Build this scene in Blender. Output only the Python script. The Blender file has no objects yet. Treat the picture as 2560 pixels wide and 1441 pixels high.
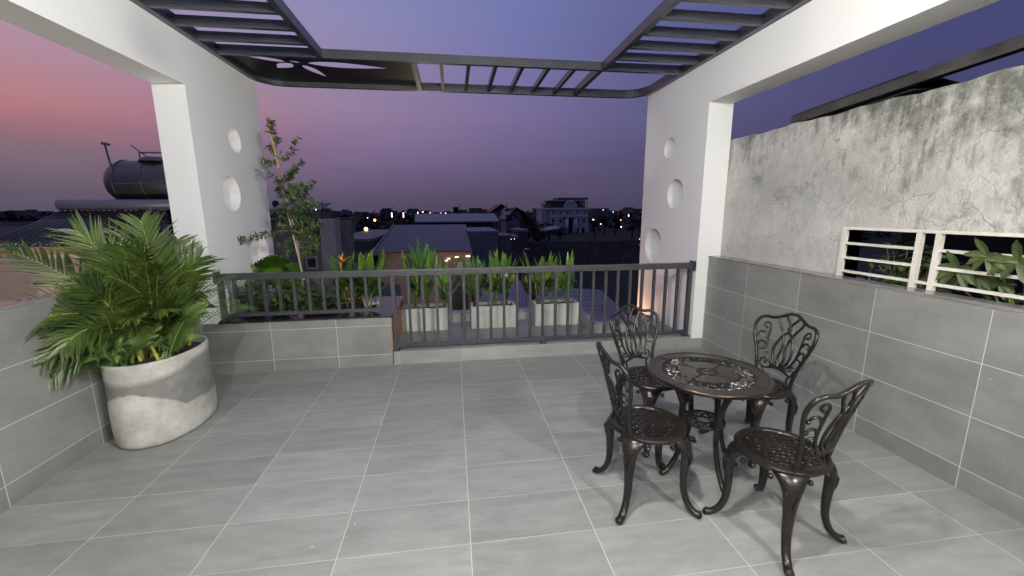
import bpy, bmesh, math, random
from mathutils import Vector, Matrix
PI = math.pi
R = math.radians
random.seed(7)
scene = bpy.context.scene
col = scene.collection

# ---------------------------------------------------------------- camera
F_PX, CX, CY = 1027.84, 1280.0, 720.5
CAM = Vector((-0.0378, -3.7823, 1.5288))
yaw, pitch, roll = 0.1409, -0.1848, -0.0049
_f = Vector((math.sin(yaw)*math.cos(pitch), math.cos(yaw)*math.cos(pitch), math.sin(pitch)))
_r = Vector((math.cos(yaw), -math.sin(yaw), 0)); _u = _r.cross(_f)
CR = math.cos(roll)*_r + math.sin(roll)*_u
CU = -math.sin(roll)*_r + math.cos(roll)*_u
cam_data = bpy.data.cameras.new('camera'); cam = bpy.data.objects.new('camera', cam_data); col.objects.link(cam)
m3 = Matrix((CR, CU, -_f)).transposed()
cam.matrix_world = Matrix.Translation(CAM) @ m3.to_4x4()
cam_data.sensor_width = 36; cam_data.lens = 36*F_PX/2560
cam_data.clip_start = 0.05; cam_data.clip_end = 6000
scene.camera = cam
scene.view_settings.view_transform = 'Standard'; scene.view_settings.look = 'None'
scene.view_settings.exposure = 0.0; scene.view_settings.gamma = 1.0
scene.cycles.max_bounces = 6

def s2l(c):
    return tuple(((v/255)/12.92 if v/255 <= .04045 else ((v/255+.055)/1.055)**2.4) for v in c)

# ---------------------------------------------------------------- dusk sky
world = bpy.data.worlds.new('World'); scene.world = world; world.use_nodes = True
wn, wl = world.node_tree.nodes, world.node_tree.links; wn.clear()
out = wn.new('ShaderNodeOutputWorld'); bg = wn.new('ShaderNodeBackground')
tc = wn.new('ShaderNodeTexCoord'); sep = wn.new('ShaderNodeSeparateXYZ'); wl.new(tc.outputs['Generated'], sep.inputs[0])
at2 = wn.new('ShaderNodeMath'); at2.operation = 'ARCTAN2'; wl.new(sep.outputs[0], at2.inputs[0]); wl.new(sep.outputs[1], at2.inputs[1])
nz = wn.new('ShaderNodeTexNoise'); nz.inputs['Scale'].default_value = 2.2; nz.inputs['Detail'].default_value = 3
mpn = wn.new('ShaderNodeMapping'); mpn.inputs['Scale'].default_value = (1, 1, 6); wl.new(tc.outputs['Generated'], mpn.inputs[0]); wl.new(mpn.outputs[0], nz.inputs['Vector'])
nzo = wn.new('ShaderNodeMapRange'); nzo.inputs[3].default_value = -.036; nzo.inputs[4].default_value = .036; wl.new(nz.outputs[0], nzo.inputs[0])
zz = wn.new('ShaderNodeMath'); zz.operation = 'ADD'; wl.new(sep.outputs[2], zz.inputs[0]); wl.new(nzo.outputs[0], zz.inputs[1])
def ramp(stops):
    r = wn.new('ShaderNodeValToRGB'); e = r.color_ramp.elements
    r.color_ramp.interpolation = 'EASE' if False else 'LINEAR'
    while len(e) > 1: e.remove(e[0])
    e[0].position = stops[0][0]; e[0].color = (*s2l(stops[0][1]), 1)
    for p, c in stops[1:]:
        n = e.new(p); n.color = (*s2l(c), 1)
    wl.new(zz.outputs[0], r.inputs[0]); return r
zen = [(.7, (118, 124, 164)), (1, (112, 116, 152))]
RA = ramp([(0, (88, 82, 100)), (.048, (108, 95, 110)), (.09, (128, 106, 120)), (.13, (156, 112, 122)), (.175, (181, 125, 130)), (.215, (180, 135, 147)), (.27, (174, 146, 168)), (.5, (140, 138, 184))]+zen)
RB = ramp([(0, (86, 77, 100)), (.03, (94, 82, 106)), (.09, (112, 96, 128)), (.15, (133, 113, 147)), (.214, (148, 127, 157)), (.3, (146, 134, 170)), (.378, (140, 138, 182))]+zen)
RC = ramp([(0, (78, 71, 92)), (.03, (85, 76, 101)), (.12, (104, 93, 129)), (.21, (121, 109, 152)), (.3, (118, 115, 166)), (.38, (113, 120, 172))]+zen)
RD = ramp([(0, (73, 67, 89)), (.03, (79, 72, 98)), (.115, (89, 82, 117)), (.2, (99, 95, 134)), (.35, (97, 101, 150))]+zen)
RE = ramp([(0, (62, 58, 80)), (.1, (69, 66, 102)), (.2, (73, 72, 114)), (.35, (72, 76, 122)), (.5, (84, 92, 146))]+zen)
def step(a, b):
    m = wn.new('ShaderNodeMapRange'); m.interpolation_type = 'SMOOTHSTEP' if False else 'LINEAR'
    m.inputs[1].default_value = R(a); m.inputs[2].default_value = R(b); wl.new(at2.outputs[0], m.inputs[0]); return m
prev = RE.outputs[0]
for (a, b), rr in (((-120, -70), RA), ((-40, -12), RB), ((-12, 9), RC), ((9, 23), RD), ((23, 50), RE)):
    mx = wn.new('ShaderNodeMix'); mx.data_type = 'RGBA'
    wl.new(step(a, b).outputs[0], mx.inputs[0]); wl.new(prev, mx.inputs[6]); wl.new(rr.outputs[0], mx.inputs[7]); prev = mx.outputs[2]
wl.new(prev, bg.inputs[0]); bg.inputs[1].default_value = 1.0; wl.new(bg.outputs[0], out.inputs[0])

# ---------------------------------------------------------------- pixel helpers (build numbers from the survey of the photo)
def ray(px, py):
    return CR*((px-CX)/F_PX) + CU*(-(py-CY)/F_PX) + _f
def at(px, py, Y):
    d = ray(px, py); return CAM + d*((Y-CAM.y)/d.y)
def atx(px, py, X):
    d = ray(px, py); return CAM + d*((X-CAM.x)/d.x)
def atz(px, py, Z):
    d = ray(px, py); return CAM + d*((Z-CAM.z)/d.z)

# ---------------------------------------------------------------- tagging
def tag(o, label=None, cat=None, group=None, kind=None):
    if label: o['label'] = label
    if cat: o['category'] = cat
    if group: o['group'] = group
    if kind: o['kind'] = kind
    return o
def empty(name, loc=(0, 0, 0), rz=0):
    o = bpy.data.objects.new(name, None); col.objects.link(o); o.location = loc; o.rotation_euler = (0, 0, rz); o.empty_display_size = .1; return o

# ---------------------------------------------------------------- mesh builder
class MB:
    def __init__(s): s.v = []; s.f = []; s.m = []; s.mi = 0
    def add(s, vs, fs):
        b = len(s.v); s.v += [tuple(v) for v in vs]; s.f += [tuple(i+b for i in f) for f in fs]; s.m += [s.mi]*len(fs); return s
    def box(s, x0, x1, y0, y1, z0, z1, bev=0):
        if bev:
            bm = bmesh.new(); bmesh.ops.create_cube(bm, size=1)
            for v in bm.verts: v.co = ((x0+x1)/2+v.co.x*(x1-x0), (y0+y1)/2+v.co.y*(y1-y0), (z0+z1)/2+v.co.z*(z1-z0))
            bmesh.ops.bevel(bm, geom=bm.edges[:], offset=bev, segments=2, affect='EDGES', profile=.7)
            bm.verts.index_update(); s.add([v.co[:] for v in bm.verts], [[v.index for v in f.verts] for f in bm.faces]); bm.free(); return s
        return s.add([(x0,y0,z0),(x1,y0,z0),(x1,y1,z0),(x0,y1,z0),(x0,y0,z1),(x1,y0,z1),(x1,y1,z1),(x0,y1,z1)],
                     [(0,3,2,1),(4,5,6,7),(0,1,5,4),(1,2,6,5),(2,3,7,6),(3,0,4,7)])
    def prism(s, poly, h):     # poly: list of 3D points (planar), h: Vector offset
        n = len(poly); h = Vector(h); P = [Vector(p) for p in poly]
        return s.add(P+[p+h for p in P], [tuple(range(n))[::-1], tuple(range(n, 2*n))]+[(i, (i+1) % n, n+(i+1) % n, n+i) for i in range(n)])
    def tube(s, pts, rad, n=6, cap=True, flat=None, ref=None):
        P = [Vector(p) for p in pts]; k = len(P)
        if not hasattr(rad, '__len__'): rad = [rad]*k
        t0 = (P[1]-P[0]).normalized()
        nrm = Vector(ref) if ref else (Vector((0, 0, 1)) if abs(t0.z) < .9 else Vector((1, 0, 0)))
        nrm = (nrm - t0*nrm.dot(t0)).normalized(); vs = []
        for i in range(k):
            t = (P[min(i+1, k-1)]-P[max(i-1, 0)]).normalized()
            nrm = (nrm - t*nrm.dot(t)).normalized(); b = t.cross(nrm)
            fl = flat[i] if flat else rad[i]
            for j in range(n):
                a = 2*PI*j/n; vs.append(P[i]+nrm*math.cos(a)*rad[i]+b*math.sin(a)*fl)
        fs = [(i*n+j, i*n+(j+1) % n, (i+1)*n+(j+1) % n, (i+1)*n+j) for i in range(k-1) for j in range(n)]
        if cap: fs += [tuple(range(n))[::-1], tuple(range((k-1)*n, k*n))]
        return s.add(vs, fs)
    def lathe(s, prof, c=(0, 0, 0), n=24, sx=1, sy=1, power=2):
        vs = []
        for r, z in prof:
            for j in range(n):
                a = 2*PI*j/n; ca, sa = math.cos(a), math.sin(a)
                q = 2/power
                vs.append((c[0]+sx*r*math.copysign(abs(ca)**q, ca), c[1]+sy*r*math.copysign(abs(sa)**q, sa), c[2]+z))
        k = len(prof)
        fs = [(i*n+j, i*n+(j+1) % n, (i+1)*n+(j+1) % n, (i+1)*n+j) for i in range(k-1) for j in range(n)]
        fs += [tuple(range(n))[::-1], tuple(range((k-1)*n, k*n))]
        return s.add(vs, fs)
    def ball(s, c, r, n=8, sz=1):
        return s.lathe([(r*math.sin(PI*i/n)+1e-4, -r*sz*math.cos(PI*i/n)) for i in range(n+1)], c, max(8, n))
    def leaf(s, base, d, L, W, droop=.2, fold=.15, seg=4, up=(0, 0, 1), tipw=0.04, prof=None):
        d = Vector(d).normalized(); up = Vector(up); side = d.cross(up)
        if side.length < .05: side = d.cross(Vector((1, .3, 0)))
        side.normalize(); nr = side.cross(d); p = Vector(base); vs = []
        for i in range(seg+1):
            t = i/seg
            w = W*.5*((prof(t)) if prof else (max(.01, math.sin(PI*(t*.9+.05)))**.8))
            if i == seg: w = W*tipw
            vs += [p-side*w+nr*fold*w, p.copy(), p+side*w+nr*fold*w]
            d = (d-Vector((0, 0, 1))*droop/seg).normalized(); p = p+d*L/seg
            nr = side.cross(d)
        fs = []
        for i in range(seg):
            a = i*3; fs += [(a, a+1, a+4, a+3), (a+1, a+2, a+5, a+4)]
        return s.add(vs, fs)
    def build(s, name, mats, parent=None, smooth=False):
        me = bpy.data.meshes.new(name); me.from_pydata(s.v, [], s.f)
        if not isinstance(mats, (list, tuple)): mats = [mats]
        for m in mats: me.materials.append(m)
        if len(mats) > 1:
            for p, i in zip(me.polygons, s.m): p.material_index = min(i, len(mats)-1)
        if smooth:
            for p in me.polygons: p.use_smooth = True
        me.update()
        o = bpy.data.objects.new(name, me); col.objects.link(o)
        if parent: o.parent = parent
        return o
def cr(pts, n=4):
    P = [Vector(p) for p in pts]; o = []
    for i in range(len(P)-1):
        a, b, c, d = P[max(i-1, 0)], P[i], P[i+1], P[min(i+2, len(P)-1)]
        for j in range(n):
            t = j/n; o.append(.5*((2*b)+(c-a)*t+(2*a-5*b+4*c-d)*t*t+(3*b-a-3*c+d)*t**3))
    o.append(P[-1]); return o

# ---------------------------------------------------------------- materials
def mat(name, c, rough=.6, metal=0, vary=.0, vscale=8, bump=0, bscale=40, spec=.5, coat=0, c2=None, vdet=4, stretch=None):
    m = bpy.data.materials.new(name); m.use_nodes = True; N, L = m.node_tree.nodes, m.node_tree.links
    b = N['Principled BSDF']; b.inputs['Roughness'].default_value = rough; b.inputs['Metallic'].default_value = metal
    b.inputs['Specular IOR Level'].default_value = spec
    if coat: b.inputs['Coat Weight'].default_value = coat
    b.inputs['Base Color'].default_value = (*c, 1)
    t = N.new('ShaderNodeTexCoord'); vec = t.outputs['Object']
    if stretch:
        mp = N.new('ShaderNodeMapping'); mp.inputs['Scale'].default_value = stretch; L.new(vec, mp.inputs[0]); vec = mp.outputs[0]
    if vary or c2:
        n = N.new('ShaderNodeTexNoise'); n.inputs['Scale'].default_value = vscale; n.inputs['Detail'].default_value = vdet; L.new(vec, n.inputs['Vector'])
        r = N.new('ShaderNodeValToRGB'); r.color_ramp.elements[0].position = .3; r.color_ramp.elements[1].position = .7
        a = c2 if c2 else tuple(x*(1-vary) for x in c)
        r.color_ramp.elements[0].color = (*a, 1)
        r.color_ramp.elements[1].color = (*(c if c2 else tuple(x*(1+vary) for x in c)), 1)
        L.new(n.outputs[0], r.inputs[0]); L.new(r.outputs[0], b.inputs['Base Color'])
    if bump:
        n2 = N.new('ShaderNodeTexNoise'); n2.inputs['Scale'].default_value = bscale; n2.inputs['Detail'].default_value = 5; L.new(vec, n2.inputs['Vector'])
        bp = N.new('ShaderNodeBump'); bp.inputs['Strength'].default_value = bump; bp.inputs['Distance'].default_value = .02
        L.new(n2.outputs[0], bp.inputs['Height']); L.new(bp.outputs[0], b.inputs['Normal'])
    return m
def emit(name, c, s):
    m = bpy.data.materials.new(name); m.use_nodes = True; b = m.node_tree.nodes['Principled BSDF']
    b.inputs['Base Color'].default_value = (0, 0, 0, 1); b.inputs['Emission Color'].default_value = (*c, 1); b.inputs['Emission Strength'].default_value = s; return m

def tile_mat(name, ua, va, u0, v0, du, dv, base, grout, rough=.4, gw=.0035, streak=(1, 1, 1), vg=1.0):
    """large stone-look tiles; joints at u0+k*du / v0+k*dv in world metres along axes ua, va"""
    m = bpy.data.materials.new(name); m.use_nodes = True; N, L = m.node_tree.nodes, m.node_tree.links
    b = N['Principled BSDF']
    g = N.new('ShaderNodeNewGeometry'); sp = N.new('ShaderNodeSeparateXYZ'); L.new(g.outputs['Position'], sp.inputs[0])
    def M(op, a, c=None):
        n = N.new('ShaderNodeMath'); n.operation = op
        for i, x in enumerate((a, c)):
            if x is None: continue
            if isinstance(x, (int, float)): n.inputs[i].default_value = x
            else: L.new(x, n.inputs[i])
        return n.outputs[0]
    lines = []; ids = []
    for ax, o0, d in ((ua, u0, du), (va, v0, dv)):
        q = M('DIVIDE', M('SUBTRACT', sp.outputs[ax], o0), d)
        fl = M('FLOOR', q); fr = M('SUBTRACT', q, fl)
        e = M('MULTIPLY', M('MINIMUM', fr, M('SUBTRACT', 1.0, fr)), d)
        lines.append(M('LESS_THAN', e, gw/2)); ids.append(fl)
    nzz = N.new('ShaderNodeTexNoise'); nzz.inputs['Scale'].default_value = 1.7; L.new(g.outputs['Position'], nzz.inputs['Vector'])
    vis = N.new('ShaderNodeMapRange'); vis.inputs[1].default_value = .38; vis.inputs[2].default_value = .6; vis.inputs[3].default_value = vg*.45; vis.inputs[4].default_value = vg
    L.new(nzz.outputs[0], vis.inputs[0])
    gr = M('MAXIMUM', lines[0], M('MULTIPLY', lines[1], vis.outputs[0]))
    cv = N.new('ShaderNodeCombineXYZ'); L.new(ids[0], cv.inputs[0]); L.new(ids[1], cv.inputs[1])
    wn_ = N.new('ShaderNodeTexWhiteNoise'); wn_.noise_dimensions = '3D'; L.new(cv.outputs[0], wn_.inputs['Vector'])
    # offset the stone figure per tile
    off = N.new('ShaderNodeVectorMath'); off.operation = 'SCALE'; L.new(wn_.outputs['Color'], off.inputs[0]); off.inputs['Scale'].default_value = 9
    ad = N.new('ShaderNodeVectorMath'); ad.operation = 'ADD'; L.new(g.outputs['Position'], ad.inputs[0]); L.new(off.outputs[0], ad.inputs[1])
    mp = N.new('ShaderNodeMapping'); mp.inputs['Scale'].default_value = streak; mp.inputs['Rotation'].default_value = (.2, .25, .12); L.new(ad.outputs[0], mp.inputs[0])
    n1 = N.new('ShaderNodeTexNoise'); n1.inputs['Scale'].default_value = 3.2; n1.inputs['Detail'].default_value = 6; n1.inputs['Roughness'].default_value = .62; L.new(mp.outputs[0], n1.inputs['Vector'])
    rp = N.new('ShaderNodeValToRGB'); rp.color_ramp.elements[0].position = .32; rp.color_ramp.elements[1].position = .7
    rp.color_ramp.elements[0].color = (*[x*.82 for x in base], 1); rp.color_ramp.elements[1].color = (*[x*1.14 for x in base], 1)
    L.new(n1.outputs[0], rp.inputs[0])
    tv = N.new('ShaderNodeMapRange'); tv.inputs[3].default_value = .87; tv.inputs[4].default_value = 1.07; L.new(wn_.outputs['Value'], tv.inputs[0])
    ms = N.new('ShaderNodeVectorMath'); ms.operation = 'SCALE'; L.new(rp.outputs[0], ms.inputs[0]); L.new(tv.outputs[0], ms.inputs['Scale'])
    # fine pale veins
    vn = N.new('ShaderNodeTexNoise'); vn.inputs['Scale'].default_value = 2.1; vn.inputs['Detail'].default_value = 3; vn.inputs['Distortion'].default_value = 1.2; L.new(mp.outputs[0], vn.inputs['Vector'])
    vl = M('LESS_THAN', M('ABSOLUTE', M('SUBTRACT', vn.outputs[0], .5)), .004)
    mv = N.new('ShaderNodeMix'); mv.data_type = 'RGBA'; L.new(M('MULTIPLY', vl, .07), mv.inputs[0]); L.new(ms.outputs[0], mv.inputs[6]); mv.inputs[7].default_value = (*[min(1, x*1.7) for x in base], 1)
    # chalky dust smears
    dn = N.new('ShaderNodeTexNoise'); dn.inputs['Scale'].default_value = 1.3; dn.inputs['Detail'].default_value = 8; dn.inputs['Roughness'].default_value = .75; L.new(g.outputs['Position'], dn.inputs['Vector'])
    dm = N.new('ShaderNodeMapRange'); dm.inputs[1].default_value = .55; dm.inputs[2].default_value = .78; dm.inputs[4].default_value = .3; L.new(dn.outputs[0], dm.inputs[0])
    md = N.new('ShaderNodeMix'); md.data_type = 'RGBA'; L.new(dm.outputs[0], md.inputs[0]); L.new(mv.outputs[2], md.inputs[6]); md.inputs[7].default_value = (*[min(1, x*1.45) for x in base], 1)
    # dropped specks of cement and darker foot marks
    fn = N.new('ShaderNodeTexVoronoi'); fn.inputs['Scale'].default_value = 5.5; L.new(g.outputs['Position'], fn.inputs['Vector'])
    fs_ = M('LESS_THAN', fn.outputs['Distance'], .028)
    sc_ = N.new('ShaderNodeSeparateColor'); L.new(fn.outputs['Color'], sc_.inputs[0]); fk = M('MULTIPLY', fs_, M('GREATER_THAN', sc_.outputs[0], .72))
    mf = N.new('ShaderNodeMix'); mf.data_type = 'RGBA'; L.new(M('MULTIPLY', fk, .55), mf.inputs[0]); L.new(md.outputs[2], mf.inputs[6]); mf.inputs[7].default_value = (.62, .61, .58, 1)
    kn = N.new('ShaderNodeTexNoise'); kn.inputs['Scale'].default_value = .9; kn.inputs['Detail'].default_value = 7; kn.inputs['Roughness'].default_value = .68; kn.inputs['Distortion'].default_value = .6; L.new(g.outputs['Position'], kn.inputs['Vector'])
    km = N.new('ShaderNodeMapRange'); km.inputs[1].default_value = .50; km.inputs[2].default_value = .72; km.inputs[4].default_value = .42; L.new(kn.outputs[0], km.inputs[0])
    mk = N.new('ShaderNodeMix'); mk.data_type = 'RGBA'; L.new(km.outputs[0], mk.inputs[0]); L.new(mf.outputs[2], mk.inputs[6]); mk.inputs[7].default_value = (*[x*.55 for x in base], 1)
    md = mk
    mg = N.new('ShaderNodeMix'); mg.data_type = 'RGBA'; L.new(gr, mg.inputs[0]); L.new(md.outputs[2], mg.inputs[6]); mg.inputs[7].default_value = (*grout, 1)
    L.new(mg.outputs[2], b.inputs['Base Color'])
    rr = N.new('ShaderNodeMapRange'); rr.inputs[3].default_value = rough-.06; rr.inputs[4].default_value = rough+.12; L.new(dn.outputs[0], rr.inputs[0]); L.new(rr.outputs[0], b.inputs['Roughness'])
    bp = N.new('ShaderNodeBump'); bp.inputs['Strength'].default_value = .12; bp.inputs['Distance'].default_value = .004
    L.new(M('SUBTRACT', n1.outputs[0], M('MULTIPLY', gr, .6)), bp.inputs['Height']); L.new(bp.outputs[0], b.inputs['Normal'])
    return m

STONE = (.248, .247, .241); WSTONE = (.232, .234, .224); GROUT = (.62, .61, .58)
M_floor = tile_mat('floor_tiles', 0, 1, 0.0, 0.0, .6, .3, STONE, (.47, .465, .445), .42, .0038, (1.1, 4.4, 1), .85)
M_wallx = tile_mat('wall_tiles_side', 1, 2, -.296, .125, .6, .3, WSTONE, GROUT, .33, .0036, (1, .8, 1.6), 1.6)
M_wallxl = tile_mat('wall_tiles_left', 1, 2, -1.5, .125, .6, .3, WSTONE, GROUT, .36, .0036, (1, .8, 1.6), 1.6)
M_wally = tile_mat('wall_tiles_front', 0, 2, 0.0, .115, .6, .3, WSTONE, GROUT, .38, .0036, (.8, 1, 1.6), 1.6)
M_curb = tile_mat('curb_tiles', 0, 2, .002, -1, .6, 3, (.29, .295, .28), (.16, .16, .155), .4, .003, (.6, 1, 1.6), .5)
M_deck = tile_mat('deck_tiles', 0, 1, .3, .74, .6, .3, (.21, .21, .215), (.24, .24, .24), .45, .003, (.6, 2, 1), .5)
M_white = mat('white_plaster', (.80, .80, .79), .72, vary=.022, vscale=1.1, bump=.09, bscale=5)
M_steel = mat('charcoal_paint', (.044, .046, .052), .32, .0, vary=.15, vscale=3, coat=.15)
M_rail = mat('rail_paint', (.046, .048, .055), .34, .0, vary=.12, vscale=4)
M_plate = mat('black_plate', (.012, .012, .012), .45)
M_granite = mat('black_granite', (.022, .02, .022), .12, vary=.5, vscale=60, spec=.6)
M_coping = mat('grey_stone_coping', (.2, .19, .185), .16, vary=.2, vscale=6, spec=.6)
M_terra = mat('terracotta_paint', (.42, .15, .085), .7, vary=.15, vscale=20, bump=.2, bscale=120)
M_soil = mat('soil', (.022, .016, .012), .95, vary=.5, vscale=40, bump=.8, bscale=60)
M_trough = mat('pale_concrete', (.50, .51, .47), .8, c2=(.39, .39, .36), vscale=7, bump=.15, bscale=70, vdet=8)

# ================================================================= SETTING
YB = .316          # plane of kerb and planter face
XR, XL = 2.70, -2.40
floor = MB().box(XL-.02, XR+.02, -4.6, YB+.02, -.15, 0).build('terrace_floor', M_floor); tag(floor, kind='structure')
# kerb and rear deck (ground level of the outer strip)
kb = MB().box(-.672, XR-.135, YB, .43, -.1, .135, bev=.006); kb.box(XR-.135, XR, YB-.001, YB+.003, -.1, .117)
tag(kb.build('kerb_step', M_curb), kind='structure')
dk = MB(); dk.box(-.672, 1.52, .43, 1.40, -.2, .128); dk.box(1.52, 2.565, .43, .60, -.2, .128); dk.box(2.2, 2.565, .60, 1.35, -.2, .128)
tag(dk.build('rear_deck', M_deck), kind='structure')
gnd = MB().add([(-3000, -60, -9), (3000, -60, -9), (3000, 5000, -9), (-3000, 5000, -9)], [(0, 1, 2, 3)])
M_ground = mat('dark_ground', (.016, .017, .013), .95, c2=(.008, .009, .007), vscale=.05, vdet=8)
tag(gnd.build('ground', M_ground), kind='structure')

# low tiled parapets round the rear deck
lp = empty('low_parapet', (0, 1.4, .13)); tag(lp, 'low grey tiled kerb wall running behind the three concrete troughs', 'wall')
b_ = MB().box(-.66, 1.52, 1.40, 1.52, -.3, .235); o = b_.build('wall', M_curb, lp); o.location = (0, -1.4, -.13)
o = MB().box(-.66, 1.52, 1.385, 1.53, .235, .252, bev=.003).build('coping', M_coping, lp); o.location = (0, -1.4, -.13)
lp2 = empty('low_parapet', (1.52, .6, .13)); tag(lp2, 'short stepped grey kerb wall behind the railing beside the right white pillar', 'wall')
b_ = MB().box(1.52, 1.60, .60, 1.399, -.3, .245); b_.box(1.602, 2.2, .60, .68, -.3, .245); o = b_.build('wall', M_curb, lp2); o.location = (-1.52, -.6, -.13)
b_ = MB().box(1.51, 1.61, .59, 1.38, .245, .258); b_.box(1.612, 2.21, .59, .69, .245, .258); o = b_.build('coping', M_coping, lp2); o.location = (-1.52, -.6, -.13)

# ------------------------------------------------ tiled side walls
def side_wall(nm, x0, x1, y0, y1, ztop, m, face, label):
    t = empty(nm, ((x0+x1)/2, (y0+y1)/2, 0)); tag(t, label, 'wall')
    o = MB().box(x0, x1, y0, y1, -.1, ztop).build('wall', m, t); o.location = -Vector(t.location)
    ov = .004
    o = MB().box(x0-(ov if face < 0 else .03), x1+(ov if face > 0 else .03), y0, y1, ztop, ztop+.018, bev=.003).build('coping', M_coping, t); o.location = -Vector(t.location)
    return t
side_wall('tiled_wall', XR, XR+.10, -4.6, YB, 1.025, M_wallx, -1, 'grey tiled parapet wall on the right with pale grout lines and stone coping')
side_wall('tiled_wall', XL-.13, XL, -4.6, YB, 1.025, M_wallxl, 1, 'grey tiled parapet wall on the left behind the big round planter')

# ------------------------------------------------ white portal frames with round recesses
def circ(cy, cz, r, n=40): return [(cy+r*math.cos(2*PI*i/n), cz+r*math.sin(2*PI*i/n)) for i in range(n)]
HOLES = [(1.055, 2.26, .125), (.86, 1.715, .174), (1.325, 1.075, .223)]
def portal(sx, xin, xout, label, zb):
    t = empty('white_portal_frame', ((xin+xout)/2, YB, zb)); tag(t, label, 'wall frame')
    bm = bmesh.new()
    outer = [(YB, zb), (1.70, zb), (1.70, 3.005), (-6.2, 3.005), (-6.2, 2.60), (YB, 2.60)]
    loops = []
    def loop(pts):
        vs = [bm.verts.new((xin, y, z)) for y, z in pts]
        for i in range(len(vs)): bm.edges.new((vs[i], vs[(i+1) % len(vs)]))
        loops.append(vs); return vs
    ov = loop(outer); hv = [loop(circ(*h)) for h in HOLES]
    bmesh.ops.triangle_fill(bm, use_beauty=True, use_dissolve=False, edges=bm.edges[:])
    # outer shell
    bv = [bm.verts.new((xout, v.co.y, v.co.z)) for v in ov]
    n = len(ov)
    for i in range(n): bm.faces.new((ov[i], ov[(i+1) % n], bv[(i+1) % n], bv[i]))
    bo = [[bm.verts.new((xout, v.co.y, v.co.z)) for v in h_] for h_ in hv]
    ed = []
    for vs in [bv]+bo:
        for i in range(len(vs)):
            e = bm.edges.get((vs[i], vs[(i+1) % len(vs)])) or bm.edges.new((vs[i], vs[(i+1) % len(vs)])); ed.append(e)
    bmesh.ops.triangle_fill(bm, use_beauty=True, use_dissolve=False, edges=ed)
    bmesh.ops.recalc_face_normals(bm, faces=bm.faces[:])
    me = bpy.data.meshes.new('frame'); bm.to_mesh(me); bm.free(); me.materials.append(M_white)
    o = bpy.data.objects.new('frame', me); col.objects.link(o); o.parent = t; o.location = -Vector(t.location)
    for cy, cz, r in HOLES:
        mb = MB(); c = circ(cy, cz, r); n = len(c)
        for xx in (xin, xout): mb.v += [(xx, y, z) for y, z in c]
        for i in range(n): mb.f.append((i, (i+1) % n, n+(i+1) % n, n+i)); mb.m.append(0)
        q = mb.build('round_opening', M_white, t, smooth=True); q.location = -Vector(t.location)
    return t
portal(-1, -2.25, -2.51, 'white plastered pillar, wing and beam with three round openings on the left', .50)
portal(1, 2.565, 2.835, 'white plastered pillar, wing and beam with three round openings on the right', .117)

# ------------------------------------------------ pergola
pg = empty('steel_pergola', (.16, .8, 3.01)); tag(pg, 'dark grey steel pergola with open slats and leaf cut-outs above the terrace', 'pergola')
def part(mb, name, m, root, smooth=False):
    o = mb.build(name, m, root, smooth)
    o.matrix_parent_inverse = Matrix.Identity(4)
    rz = root.rotation_euler.z
    o.location = -(Matrix.Rotation(-rz, 3, 'Z') @ Vector(root.location)) if rz == 0 else (0, 0, 0)
    return o
Z0, Z1 = 3.01, 3.105
XA, XB, YF, YN = -2.25, 2.565, 1.83, -5.5
# bent outer ring (rectangular section swept round two rounded corners)
rc = .30; path = [(XA+.025, YN)]
for i in range(9):
    a = PI-i*PI/16; path.append((XA+.025+rc+rc*math.cos(a), YF-rc+rc*math.sin(a)))
for i in range(9):
    a = PI/2-i*PI/16; path.append((XB-.025-rc+rc*math.cos(a), YF-rc+rc*math.sin(a)))
path.append((XB-.025, YN))
rg = MB(); h = .025; vs = []
for i, (x, y) in enumerate(path):
    p0 = Vector(path[max(i-1, 0)]); p1 = Vector(path[min(i+1, len(path)-1)]); t = (p1-p0).normalized(); nn = Vector((-t.y, t.x))
    a, b = Vector((x, y))+nn*h, Vector((x, y))-nn*h
    vs += [(a.x, a.y, Z0), (b.x, b.y, Z0), (b.x, b.y, Z1), (a.x, a.y, Z1)]
fs = [(i*4+j, i*4+(j+1) % 4, (i+1)*4+(j+1) % 4, (i+1)*4+j) for i in range(len(path)-1) for j in range(4)]
rg.add(vs, fs+[(3, 2, 1, 0), tuple(range(len(vs)-4, len(vs)))]); part(rg, 'outer_frame', M_steel, pg)
part(MB().box(XA+.051, XB-.051, .80, .85, Z0+.002, Z1-.01), 'cross_beam', M_steel, pg)
part(MB().box(-1.30, -1.25, YN, .799, Z0+.001, Z1-.012), 'inner_beam', M_steel, pg)
part(MB().box(1.595, 1.645, YN, .799, Z0+.001, Z1-.012), 'inner_beam', M_steel, pg)
part(MB().box(-.415, -.365, .851, 1.804, Z0+.001, Z1-.012), 'divider_beam', M_steel, pg)
part(MB().box(1.575, 1.625, .851, 1.804, Z0+.001, Z1-.012), 'divider_beam', M_steel, pg)
for k in range(1, 8):
    x = -.39+(1.60+.39)*k/7.0
    if k < 7: part(MB().box(x-.019, x+.019, .851, 1.804, Z0+.008, Z0+.068), 'slat', M_steel, pg)
y = .80
for k in range(16):
    y -= .30
    part(MB().box(XA+.051, -1.301, y-.02, y+.02, Z0+.004, Z1-.02), 'slat', M_steel, pg)
    part(MB().box(1.646, XB-.051, y-.02, y+.02, Z0+.004, Z1-.02), 'slat', M_steel, pg)
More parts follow.
